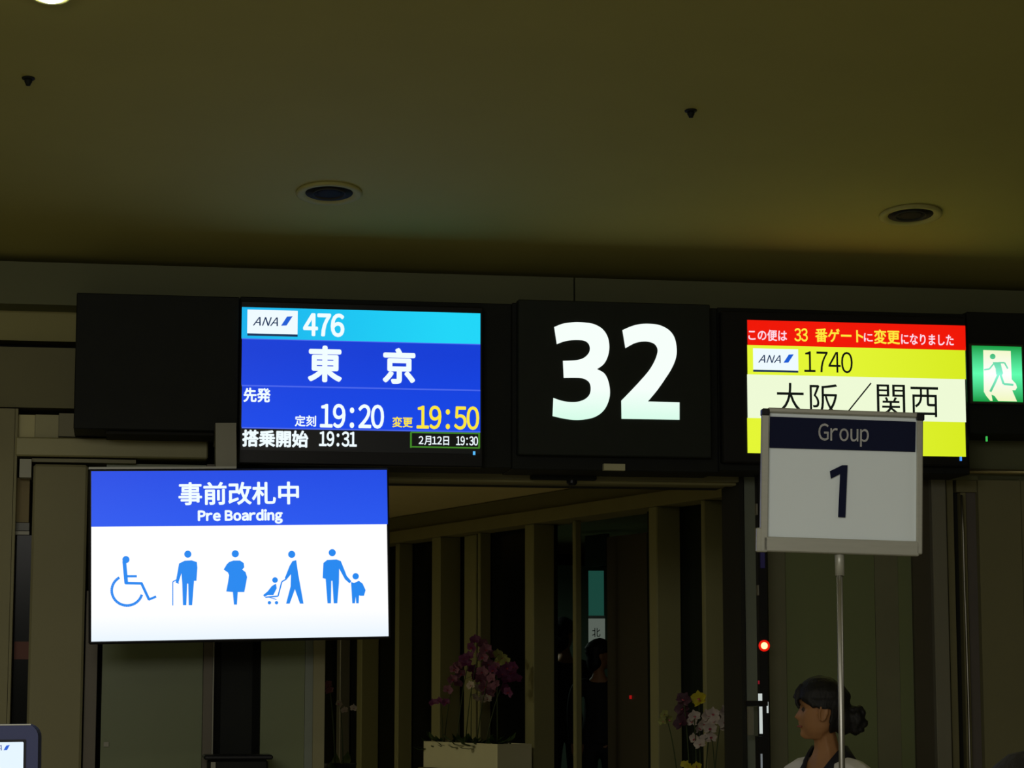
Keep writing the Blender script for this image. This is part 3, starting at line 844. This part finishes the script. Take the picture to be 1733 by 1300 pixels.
def orchid(base, blooms, m, R_, label, group, depth, leaves=4):
    """base in world; blooms as sight-line pixels met at a given depth"""
    t = thing('orchid', Frame(base), label, 'flower', group)
    pts = [at(px, py, depth + random.uniform(-.05, .05)) - Vector(base) for px, py in blooms]
    pts.sort(key=lambda v: -v.z)
    top = pts[0]
    knee = Vector((top.x * 0.35, top.y * .3, top.z * 0.75))
    sp = []
    for i in range(9):
        s = i / 8
        sp.append((1 - s) ** 2 * Vector((0, 0, 0)) + 2 * s * (1 - s) * knee + s * s * (top + Vector((0, 0.012, 0))))
    st = tube(sp, 0.004, 6, 0.002)
    for p_ in pts[1:]:
        near = min(sp, key=lambda q: (q - p_).length)
        merge(st, tube([near, (near + p_) / 2 + Vector((0, .01, .01)), p_ + Vector((0, .008, 0))], 0.0016, 5))
    obj('stem', st, STEM, t, smooth=True)
    key = round(R_, 3)
    for p_ in pts:
        if key not in BL:
            BL[key] = bpy.data.meshes.new('flower'); x = bloom_mesh(R_); x.to_mesh(BL[key]); x.free()
            LP[key] = bpy.data.meshes.new('lip'); x = lip_mesh(R_); x.to_mesh(LP[key]); x.free()
        me = BL[key].copy(); me.materials.append(m)
        f = bpy.data.objects.new('flower', me); COL.objects.link(f); f.parent = t
        f.location = p_
        f.rotation_euler = (random.uniform(-.5, .3), random.uniform(-.5, .5), random.uniform(-.8, .8))
        lm = LP[key].copy(); lm.materials.append(LIP)
        g = bpy.data.objects.new('lip', lm); COL.objects.link(g); g.parent = f
    for k in range(leaves):
        a_ = 2 * math.pi * k / leaves + random.uniform(-.4, .4)
        lf = petal(random.uniform(.13, .2), .05, 0, random.uniform(.3, .9), -0.5)
        lf.transform(Matrix.Translation((0, 0, 0.004)) @ Matrix.Rotation(a_, 4, 'Z'))
        obj('leaf', lf, LEAF, t, smooth=True)
    return t
# planter between two pillars, its bench below
yb_, yf_ = -0.22, -0.47
xr_ = CF.loc(842, 1262, yf_).x
xl_ = CF.loc(717, 1245, yf_).x
zt_ = CF.loc(842, 1259, yf_).z
zb_ = zt_ - 0.18
LF = Frame(CF.at((xr_, yf_, 0)), CA)
cab = thing('planter_bench', LF, 'cream bench under the white flower planter', 'bench')
Lg = xl_ - xr_
obj('body', bx(Lg + .02, -0.02, 0.02, yb_ - yf_ - .01, 0, zb_ - .03), M_beamc, cab)
obj('top', bx(Lg - .03, 0.03, -0.03, yb_ - yf_, zb_ - .03, zb_, 0.004), M_beamc, cab)
PLF = Frame(CF.at((xr_, yf_, zb_)), CA)
plt = thing('flower_planter', PLF, 'long white box planter holding the pink orchids', 'planter')
M_plt = mat('cream_white_planter', (0.75, 0.73, 0.50), 0.6, var=0.04)
hh = zt_ - zb_ - .002
dd = yb_ - yf_
bb = bx(Lg, 0, 0, 0.015, 0.002, hh); bx(Lg, 0, dd - .015, dd, 0.002, hh, bm=bb); bx(Lg, Lg + .015, 0.015, dd - .015, 0.002, hh, bm=bb); bx(-.015, 0, 0.015, dd - .015, 0.002, hh, bm=bb)
obj('box', bb, M_plt, plt)
obj('soil', bx(Lg + .016, -.016, 0.016, dd - .016, 0.004, hh - .02), mat('bark_soil', (0.05, 0.04, 0.025), 0.9, bump=0.6, scale=60), plt)
def pbase(px):
    x = CF.loc(px, 1255, (yf_ + yb_) / 2).x
    x = max(xl_ + .08, min(xr_ - .06, x))
    return CF.at((x, (yf_ + yb_) / 2 + random.uniform(-.04, .04), zt_ - .02))
G1 = 'orchids in the long white planter'
def dep(v): return v.y - 0.12
for px, bl, m, R_, lab in (
    (735, [(734, 1190), (745, 1187), (755, 1189)], PURP, .035, 'deep purple orchid leaning out over the left end of the white planter'),
    (750, [(770, 1133), (766, 1150), (759, 1168), (775, 1128), (780, 1140), (774, 1158)], PINK, .042, 'pale pink orchid left of the tallest one in the white planter'),
    (775, [(805, 1084), (800, 1096), (795, 1112), (790, 1124), (786, 1116), (799, 1134), (806, 1146)], PURP, .045, 'mauve orchid with the highest flower above the white planter'),
    (790, [(816, 1092), (822, 1100), (818, 1112), (824, 1125), (817, 1138), (828, 1150), (821, 1162), (832, 1110), (812, 1150), (826, 1176), (836, 1170)], PINK, .05, 'full pink orchid with a long hanging spray, middle of the white planter'),
    (800, [(798, 1160), (808, 1166), (803, 1182), (816, 1184), (824, 1183)], WPET, .038, 'whitish pink orchid low in the middle of the white planter'),
    (815, [(842, 1108), (850, 1114), (857, 1120), (846, 1120)], YGRN, .04, 'yellow green orchid above the right part of the white planter'),
    (830, [(836, 1134), (848, 1142), (858, 1152), (865, 1140), (852, 1166), (862, 1172), (870, 1128), (874, 1150), (858, 1130)], PURP, .045, 'dark purple orchid at the right end of the white planter'),
    (835, [(841, 1128), (833, 1148), (840, 1160)], PINK, .042, 'small pink orchid beside the dark purple one at the right of the white planter')):
    b0 = pbase(px)
    orchid(b0, bl, m, R_, lab, G1, dep(b0), leaves=8)
# second cluster of orchids, right of the middle of the opening, in a tall pot
S2 = at(1185, 1300, 12.3)
PT = thing('flower_pot', Frame((S2.x, S2.y, 0)), 'tall dark flower pot under the yellow and white orchids', 'pot')
POTZ = 1.02
obj('body', lathe([(0, 0), (0.13, 0), (0.14, 0.02), (0.20, POTZ - .03), (0.21, POTZ - .02), (0.21, POTZ), (0.19, POTZ), (0.185, POTZ - .04), (0, POTZ - .04)], 32), mat('dark_pot', (0.06, 0.06, 0.05), 0.5), PT, smooth=True)
obj('soil', lathe([(0, POTZ - .035), (0.18, POTZ - .035), (0.18, POTZ - .03), (0, POTZ - .02)], 24), mat('bark_soil', (0.05, 0.04, 0.025)), PT)
G2 = 'orchids in the tall dark pot'
for dx, bl, m, R_, lab in (
    (0.0, [(1183, 1182), (1187, 1188)], YPET, .045, 'bright yellow orchid at the top of the right hand orchid group'),
    (-.05, [(1157, 1185), (1155, 1200), (1160, 1215), (1153, 1224)], DARKP, .045, 'dark maroon orchid left of the bright yellow one'),
    (.06, [(1225, 1205), (1218, 1216), (1226, 1222), (1226, 1232)], WPET, .042, 'white orchid with pink centre furthest right in the right hand group'),
    (.02, [(1206, 1208), (1196, 1211), (1210, 1222), (1202, 1232), (1190, 1226)], WPET, .04, 'white orchid in the middle of the right hand orchid group'),
    (-.02, [(1175, 1212), (1173, 1222), (1181, 1232)], WPET, .036, 'pale orchid under the yellow one in the right hand orchid group'),
    (.08, [(1177, 1250), (1185, 1260), (1194, 1252), (1205, 1247)], WPET, .036, 'low white drooping orchid in the right hand orchid group'),
    (-.1, [(1126, 1210), (1130, 1218), (1122, 1222)], YGRN, .03, 'small yellow green orchid furthest left in the right hand group'),
    (-.03, [(1160, 1296), (1180, 1298), (1166, 1300)], YPET, .03, 'low yellow orchid at the bottom edge of the right hand group')):
    b0 = Vector((S2.x + dx, S2.y + random.uniform(-.06, .06), POTZ - .03))
    orchid(b0, bl, m, R_, lab, G2, S2.y - .08)
# third group: a reflection in the left glass, built as added plants behind it
S3 = at(574, 1300, 12.2)
PT3 = thing('flower_pot', Frame((S3.x, S3.y, 0)), 'low dark pot added under the orchids built for the left glass reflection', 'pot')
PZ3 = at(574, 1292, 12.2).z
obj('body', lathe([(0, 0), (0.07, 0), (0.08, 0.02), (0.085, PZ3 - .02), (0.09, PZ3), (0.075, PZ3), (0.07, PZ3 - .03), (0, PZ3 - .03)], 24), M_black, PT3, smooth=True)
G3 = 'orchids built for the reflection in the left glass'
for dx, bl, m, R_, lab in (
    (-.02, [(556, 1160), (559, 1170)], PINK, .028, 'pink orchid built for the left glass reflection, furthest left and highest'),
    (.02, [(575, 1192), (584, 1203), (597, 1199)], WPET, .024, 'white orchid with three small flowers, built for the left glass reflection')):
    b0 = Vector((S3.x + dx, S3.y, PZ3 - .02))
    orchid(b0, bl, m, R_, lab, G3, S3.y - .02, leaves=2)

# ------------------------------------------------------------------ people
SKIN = mat('skin', (0.46, 0.22, 0.09), 0.55, var=0.08, scale=20)
HAIR = mat('black_hair', (0.006, 0.005, 0.006), 0.62, var=0.4, scale=90, bump=0.4, stretch=(1, 1, 0.2))
BLOUSE = mat('grey_white_blouse', (0.85, 0.82, 0.76), 0.8, var=0.10, scale=9, bump=0.3)
COLLAR = mat('dark_navy_collar', (0.012, 0.011, 0.018), 0.7)
DARKC = mat('dark_clothing', (0.015, 0.015, 0.017), 0.8)
def skin_mesh(chains, sub=1):
    """chains: list of [(point, radius)...]; the first chain holds the root; a chain may start at an existing point"""
    b = bpy.data.meshes.new('sk')
    vs, es, rs = [], [], []
    idx = {}
    for ch in chains:
        prev = None
        for p, r in ch:
            key = tuple(round(c, 4) for c in p)
            if key not in idx:
                idx[key] = len(vs); vs.append(p); rs.append(r)
            i = idx[key]
            if prev is not None and prev != i: es.append((prev, i))
            prev = i
    b.from_pydata(vs, es, [])
    o = bpy.data.objects.new('sk', b)
    COL.objects.link(o)
    sm = o.modifiers.new('s', 'SKIN'); sm.use_smooth_shade = True; sm.branch_smoothing = 0.5
    for i, r in enumerate(rs):
        rr = r if isinstance(r, tuple) else (r, r)
        b.skin_vertices[0].data[i].radius = rr
    b.skin_vertices[0].data[0].use_root = True
    if sub:
        m = o.modifiers.new('ss', 'SUBSURF'); m.levels = sub; m.render_levels = sub
    dg = bpy.context.evaluated_depsgraph_get()
    me = bpy.data.meshes.new_from_object(o.evaluated_get(dg))
    bpy.data.objects.remove(o); bpy.data.meshes.remove(b)
    return me
def fuse(meshes, vox, smooth=3):
    bm = bmesh.new()
    for me in meshes:
        bm.from_mesh(me); bpy.data.meshes.remove(me)
    me = bpy.data.meshes.new('f'); bm.to_mesh(me); bm.free()
    o = bpy.data.objects.new('f', me); COL.objects.link(o)
    r = o.modifiers.new('r', 'REMESH'); r.mode = 'VOXEL'; r.voxel_size = vox
    if smooth:
        s = o.modifiers.new('sm', 'SMOOTH'); s.iterations = smooth; s.factor = 0.5
    dg = bpy.context.evaluated_depsgraph_get()
    out = bpy.data.meshes.new_from_object(o.evaluated_get(dg))
    bpy.data.objects.remove(o); bpy.data.meshes.remove(me)
    return out
def interp(tab, z):
    if z <= tab[0][0]: return tab[0][1]
    for (a, va), (b, vb) in zip(tab, tab[1:]):
        if z <= b:
            t = (z - a) / (b - a)
            t = t * t * (3 - 2 * t) * .5 + t * .5
            return va + (vb - va) * t
    return tab[-1][1]
# head tables, z from chin (0) to crown (0.225); facing -Y
FACE = [(0.0, .062), (.006, .074), (.018, .083), (.03, .079), (.040, .078), (.048, .087), (.056, .084), (.063, .089), (.071, .083), (.076, .094), (.082, .104), (.09, .099), (.105, .088), (.118, .080), (.13, .084), (.15, .087), (.175, .079), (.20, .056), (.215, .034), (.225, .004)]
CHEEK = [(0.0, .040), (.02, .058), (.04, .066), (.06, .070), (.08, .074), (.1, .074), (.118, .066), (.13, .074), (.15, .080), (.175, .073), (.20, .052), (.215, .03), (.225, .003)]
BACK = [(0.0, .0), (.02, .02), (.04, .045), (.06, .062), (.08, .078), (.10, .090), (.13, .100), (.16, .098), (.19, .078), (.21, .046), (.225, .004)]
WIDE = [(0.0, .026), (.01, .036), (.03, .052), (.05, .061), (.08, .068), (.11, .074), (.14, .077), (.17, .073), (.2, .052), (.215, .032), (.225, .003)]
def head_bm(grow=0.0, zmin=0.0, cutter=None):
    b = bmesh.new(); rings = []; N = 48; zs = []
    z = 0.0
    while z <= 0.2251:
        zs.append(z); z += 0.005
    for z in zs:
        ring = []
        fc, ck, bk, w = interp(FACE, z), interp(CHEEK, z), interp(BACK, z), interp(WIDE, z)
        for k in range(N):
            a = 2 * math.pi * k / N
            sx, sy = math.sin(a), -math.cos(a)
            x = w * math.copysign(abs(sx) ** 0.85, sx)
            if sy < 0:
                y = -ck * abs(sy) ** 0.8
                y -= (fc - ck) * math.exp(-(x / 0.013) ** 2) * (1 if 0.04 < z < .11 else 1.4 if False else 1)
                # eye sockets
                y += 0.008 * math.exp(-((abs(x) - .031) / .014) ** 2 - ((z - .113) / .011) ** 2)
            else:
                y = bk * abs(sy) ** 0.85
            ring.append(b.verts.new((x, y, z)))
        rings.append(ring)
    for i in range(len(rings) - 1):
        for k in range(N):
            b.faces.new((rings[i][k], rings[i][(k + 1) % N], rings[i + 1][(k + 1) % N], rings[i + 1][k]))
    b.faces.new(rings[0]); b.faces.new(rings[-1])
    bmesh.ops.recalc_face_normals(b, faces=b.faces)
    return b
def ear_bm(side):
    b = bmesh.new()
    bmesh.ops.create_uvsphere(b, u_segments=16, v_segments=10, radius=1)
    b.transform(Matrix.Translation((side * .077, 0.012, .098)) @ Matrix.Rotation(side * .35, 4, 'Z') @ Matrix.Rotation(-.2, 4, 'X') @ Matrix.Diagonal((.0085, .017, .030, 1)))
    r = bmesh.new()
    ringp = [(0, 0.016 * math.cos(t), 0.029 * math.sin(t) + (.004 if math.sin(t) > 0 else 0)) for t in [2 * math.pi * k / 20 for k in range(21)]]
    r2 = tube(ringp, 0.0042, 6)
    r2.transform(Matrix.Translation((side * .086, 0.014, .098)) @ Matrix.Rotation(side * .35, 4, 'Z') @ Matrix.Rotation(-.2, 4, 'X'))
    r.free()
    merge(b, r2)
    return b
def tomesh(b):
    me = bpy.data.meshes.new('m'); b.to_mesh(me); b.free(); return me
def hair_bm(style):
    b = head_bm()
    keep = []
    for v in b.verts:
        z, y, x = v.co.z, v.co.y, v.co.x
        front = -y
        hl = 0.150 if abs(x) < .05 else 0.150 - (abs(x) - .05) * 1.4    # hairline height on the forehead
        if y < -0.005:
            ok = z > hl + 0.0 or (y > -.045 and z > .125)
        elif y < .03:
            ok = z > 0.112
        else:
            ok = z > 0.035
        v.tag = ok
    dele = [v for v in b.verts if not v.tag]
    bmesh.ops.delete(b, geom=dele, context='VERTS')
    cen = Vector((0, .01, .12))
    for v in b.verts:
        d = (v.co - cen); d.normalize()
        g = 0.013 + 0.004 * noise.noise(v.co * 40)
        if v.co.z > .15: g += .006
        v.co += d * g
    bmesh.ops.recalc_face_normals(b, faces=b.faces)
    geom = bmesh.ops.solidify(b, geom=b.faces[:], thickness=0.012)
    return b
def figure(name, fr, label, heading, height, clothes, head_turn=0.0, hair='bun', vox=0.009, collar=False, group=None, sleeves=0.6, coll=None):
    """whole person standing; local -Y is where the body faces"""
    t = thing(name, fr, label, 'person', group)
    s = height / 1.62
    R = Matrix.Rotation(heading, 4, 'Z') @ Matrix.Scale(s, 4)
    def ch(lst, dr=0.0): return [((x, y, z), (tuple(q + dr for q in r) if isinstance(r, tuple) else r + dr)) for (x, y, z), r in lst]
    core = [((0, .01, .90), (.15, .10)), ((0, .0, 1.02), (.115, .085)), ((0, 0, 1.14), (.125, .09)), ((0, .01, 1.25), (.13, .085)), ((0, .018, 1.315), (.075, .06)), ((0, .022, 1.36), .050), ((0, .010, 1.41), .046), ((0, .0, 1.45), .048)]
    chains = [core]
    for sd in (-1, 1):
        chains.append([((0, .01, 1.25), (.13, .085)), ((sd * .095, .02, 1.285), .058), ((sd * .165, .02, 1.262), .052), ((sd * .195, .02, 1.14), .042), ((sd * .205, .01, 1.02), .036), ((sd * .212, -.02, .90), .031), ((sd * .214, -.05, .79), .023)])
        chains.append([((0, .01, .90), (.15, .10)), ((sd * .085, .01, .80), .085), ((sd * .088, .0, .64), .068), ((sd * .09, -.0, .47), .05), ((sd * .09, .012, .34), .05), ((sd * .09, .02, .20), .036), ((sd * .09, .02, .08), .033), ((sd * .092, -.03, .035), .032), ((sd * .094, -.11, .024), .024)])
        wr = (sd * .214, -.05, .79)
        palm = (sd * .212, -.062, .735)
        chains.append([(wr, .023), ((sd * .213, -.057, .76), (.018, .028)), (palm, (.014, .034))])
    body = skin_mesh(chains, 1)
    parts = [body]
    for sd in (-1, 1):
        for k, (dy, ln, rr) in enumerate(((-.030, .062, .0085), (-.010, .070, .009), (.010, .065, .0088), (.028, .052, .008))):
            p0 = Vector((sd * .212, -.062 + dy * .7, .745)); p1 = Vector((sd * .210, -.066 + dy, .712)); p2 = p1 + Vector((-sd * .006, -.008, -ln * .5)); p3 = p2 + Vector((-sd * .016, -.004, -ln * .45))
            parts.append(skin_mesh([[(tuple(p0), rr), (tuple(p1), rr), (tuple(p2), rr * .9), (tuple(p3), rr * .75)]], 1))
        p0 = Vector((sd * .210, -.075, .765)); p1 = Vector((sd * .203, -.105, .745)); p2 = Vector((sd * .198, -.117, .715))
        parts.append(skin_mesh([[(tuple(p0), .012), (tuple(p1), .0105), (tuple(p2), .008)]], 1))
    HM = Matrix.Translation((0, -.012, 1.395)) @ Matrix.Rotation(head_turn, 4, 'Z')
    hb = head_bm(); hb.transform(HM); parts.append(tomesh(hb))
    for sd in (-1, 1):
        eb = ear_bm(sd); eb.transform(HM); parts.append(tomesh(eb))
    me = fuse(parts, vox, 2)
    me.transform(R)
    bd = obj('body', me, SKIN, t, smooth=True)
    # face details
    for sd in (-1, 1):
        e = bmesh.new(); bmesh.ops.create_uvsphere(e, u_segments=12, v_segments=8, radius=.0115)
        e.transform(R @ HM @ Matrix.Translation((sd * .031, -.058, .113)))
        obj('eye', e, mat('eye_white', (0.10, 0.07, 0.05), 0.6, spec=0.1), bd, smooth=True)
        e = bmesh.new(); bmesh.ops.create_uvsphere(e, u_segments=12, v_segments=8, radius=.0062)
        e.transform(R @ HM @ Matrix.Translation((sd * .031, -.0645, .113)))
        obj('iris', e, mat('iris_dark', (0.02, 0.012, 0.01), 0.2), bd, smooth=True)
        e = tube([(sd * .018, -.084, .132), (sd * .032, -.083, .136), (sd * .046, -.074, .131)], .0028, 6)
        e.transform(R @ HM); obj('eyebrow', e, HAIR, bd)
    e = tube([(-.02, -.072, .048), (-.01, -.084, .049), (0, -.088, .0485), (.01, -.084, .049), (.02, -.072, .048)], .0038, 6)
    e.transform(R @ HM); obj('lips', e, mat('lips', (0.33, 0.09, 0.07), 0.4), bd, smooth=True)
    # hair
    hr = hair_bm(hair)
    hm = [tomesh(hr)]
    if hair == 'bun':
        for k in range(46):
            u = random.uniform(0, 2 * math.pi); v = random.uniform(-1, 1); q = math.sqrt(1 - v * v)
            c = Vector((.036 * q * math.cos(u), .135 + .034 * q * math.sin(u), .072 + .05 * v))
            e = bmesh.new(); bmesh.ops.create_icosphere(e, subdivisions=1, radius=random.uniform(.010, .017)); e.transform(Matrix.Translation(c)); hm.append(tomesh(e))
        e = bmesh.new(); bmesh.ops.create_icosphere(e, subdivisions=3, radius=1); e.transform(Matrix.Translation((0, .13, .072)) @ Matrix.Diagonal((.042, .040, .054, 1))); hm.append(tomesh(e))
        e = bmesh.new(); bmesh.ops.create_icosphere(e, subdivisions=3, radius=1); e.transform(Matrix.Translation((0, .085, .075)) @ Matrix.Diagonal((.06, .045, .06, 1))); hm.append(tomesh(e))
        # fringe swept over the forehead and side locks
        for x0, x1, zz in ((-.045, -.055, .135), (-.03, -.05, .145), (-.01, -.03, .148), (.01, .012, .15), (.03, .04, .146), (.045, .056, .138)):
            ff = -interp(CHEEK, .16) - .012
            hm.append(tomesh(tube([(x0 * .7, ff * .72, .205), (x0, ff * .96, .18), (x1, ff + .002, zz), (x1 * 1.05, ff + .012, zz - .022)], .0125, 8, .006)))
        for sd in (-1, 1):
            hm.append(tomesh(tube([(sd * .062, -.052, .18), (sd * .078, -.040, .150), (sd * .082, -.022, .125), (sd * .083, .0, .128)], .014, 8, .008)))
    else:
        for k in range(9):
            a_ = math.radians(-80 + k * 32.5)
            c = Vector((.07 * math.sin(a_ + math.pi) , .025 + .07 * abs(math.cos(a_)) if abs(a_) < 1.4 else .03, 0))
        e = bmesh.new(); bmesh.ops.create_icosphere(e, subdivisions=3, radius=1); e.transform(Matrix.Translation((0, .045, .07)) @ Matrix.Diagonal((.082, .06, .10, 1))); hm.append(tomesh(e))
    hme = fuse(hm, .005 if vox < .008 else .008, 1)
    hme.transform(R @ HM)
    obj('hair', hme, HAIR, t, smooth=True)
    # clothes
    top, bot, shoe = clothes
    sh_ = [[((0, .01, .79), (.18, .13)), ((0, .01, .86), (.175, .125)), ((0, .0, 1.02), (.135, .105)), ((0, 0, 1.14), (.15, .112)), ((0, .01, 1.25), (.148, .10)), ((0, .018, 1.30), (.085, .07))]]
    for sd in (-1, 1):
        a_ = [((0, .01, 1.25), (.148, .10)), ((sd * .095, .02, 1.292), .066), ((sd * .168, .02, 1.270), .064), ((sd * .20, .02, 1.14), .058), ((sd * .212, .01, 1.04), .052)]
        if sleeves > .8: a_ += [((sd * .216, -.02, .90), .042), ((sd * .217, -.045, .81), .036)]
        sh_.append(a_)
    m2 = fuse([skin_mesh(sh_, 1)], vox, 2)
    if collar:                               # open V neckline
        b = bmesh.new(); b.from_mesh(m2)
        bmesh.ops.delete(b, geom=[v for v in b.verts if v.co.y < 0.0 and abs(v.co.x) < (v.co.z - 1.195) * .62], context='VERTS')
        b.to_mesh(m2); b.free()
    m2.transform(R)
    obj('blouse', m2, top, t, smooth=True)
    sk = lathe([(.0, .94), (.125, .94), (.15, .88), (.165, .80), (.155, .62), (.15, .50), (.145, .50), (.14, .6), (0, .7)], 32) if bot != 'trousers' else None
    if sk:
        sk.transform(R @ Matrix.Diagonal((1, .82, 1, 1)))
        obj('skirt', sk, DARKC, t, smooth=True)
    else:
        tr = []
        tr.append([((0, .01, .99), (.14, .10)), ((0, .01, .93), (.16, .11)), ((0, .01, .90), (.165, .115)), ((-.085, .01, .80), .098), ((-.09, .0, .64), .082), ((-.09, 0, .47), .066), ((-.09, .015, .3), .06), ((-.09, .02, .1), .055)])
        tr.append([((0, .01, .90), (.165, .115)), ((.085, .01, .80), .098), ((.09, .0, .64), .082), ((.09, 0, .47), .066), ((.09, .015, .3), .06), ((.09, .02, .1), .055)])
        m3 = fuse([skin_mesh(tr, 1)], vox, 2); m3.transform(R); obj('trousers', m3, DARKC, t, smooth=True)
    for sd in (-1, 1):
        s3 = skin_mesh([[((sd * .09, .035, .04), (.038, .036)), ((sd * .092, -.03, .038), (.042, .035)), ((sd * .094, -.12, .028), (.034, .024))]], 1)
        s3.transform(R)
        lo = min(v.co.z for v in s3.vertices)
        for v in s3.vertices:
            if v.co.z < 0.002: v.co.z = 0.002
        obj('shoe', s3, shoe, t, smooth=True)
    if collar:
        # open dark collar: a folded band round the neck running down to a V
        b = bmesh.new(); rows = []
        path = []
        for k in range(25):
            a_ = math.pi * 2 * (k / 24)
            sx, cy = math.sin(a_), math.cos(a_)
            frontness = max(0, -cy)
            x = .078 * sx * (1 - .25 * frontness); y = .024 + .066 * cy - .058 * frontness ** 1.3
            z = 1.350 - .15 * frontness ** 1.5
            path.append((Vector((x, y, z)), Vector((sx, cy, 0)).normalized(), frontness))
        for p_, n_, f_ in path:
            up = Vector((0, 0, 1))
            rows.append([b.verts.new(p_ + up * .012 - n_ * .004), b.verts.new(p_ + up * .02 + n_ * .004), b.verts.new(p_ + n_ * .028 - up * (.018 + .004 * f_)), b.verts.new(p_ + n_ * (.046 - .012 * f_) - up * (.045 - .01 * f_)), b.verts.new(p_ + n_ * (.030 - .012 * f_) - up * (.052 - .01 * f_))])
        for i in range(24):
            for k in range(4):
                b.faces.new((rows[i][k], rows[i + 1][k], rows[i + 1][k + 1], rows[i][k + 1]))
        b.transform(R)
        obj('collar', b, COLLAR, t, smooth=True)
    return t
wp = at(1392, 1195, 9.13)
figure('person', Frame((wp.x, wp.y, 0)), 'woman in profile with black hair in a curled bun and pale blouse with dark collar', math.radians(-50), 1.615,
       (BLOUSE, 'skirt', DARKC), head_turn=math.radians(-50), hair='bun', vox=0.0055, collar=True)
bp = at(1752, 1360, 3.7)
figure('person', Frame((bp.x, bp.y, 0)), 'top of a dark haired head at the lower right corner, close to the camera', math.radians(180), 1.455,
       (DARKC, 'trousers', DARKC), hair='short', vox=0.011, sleeves=1)
for px, dq, hgt, lab in ((954, 18.7, 1.71, 'dark figure half hidden behind a pillar in the passage, the taller one'), (1014, 17.3, 1.51, 'dark figure in front of the lit white board in the passage')):
    q = at(px, 1100, dq)
    loc_ = CF.i @ Vector((q.x, q.y, 0))
    figure('person', Frame((q.x, q.y, RZ + .001)), lab, math.radians(200 if px < 1000 else 170), hgt,
           (DARKC, 'trousers', DARKC), hair='short', vox=0.014, sleeves=1, head_turn=math.radians(-60))
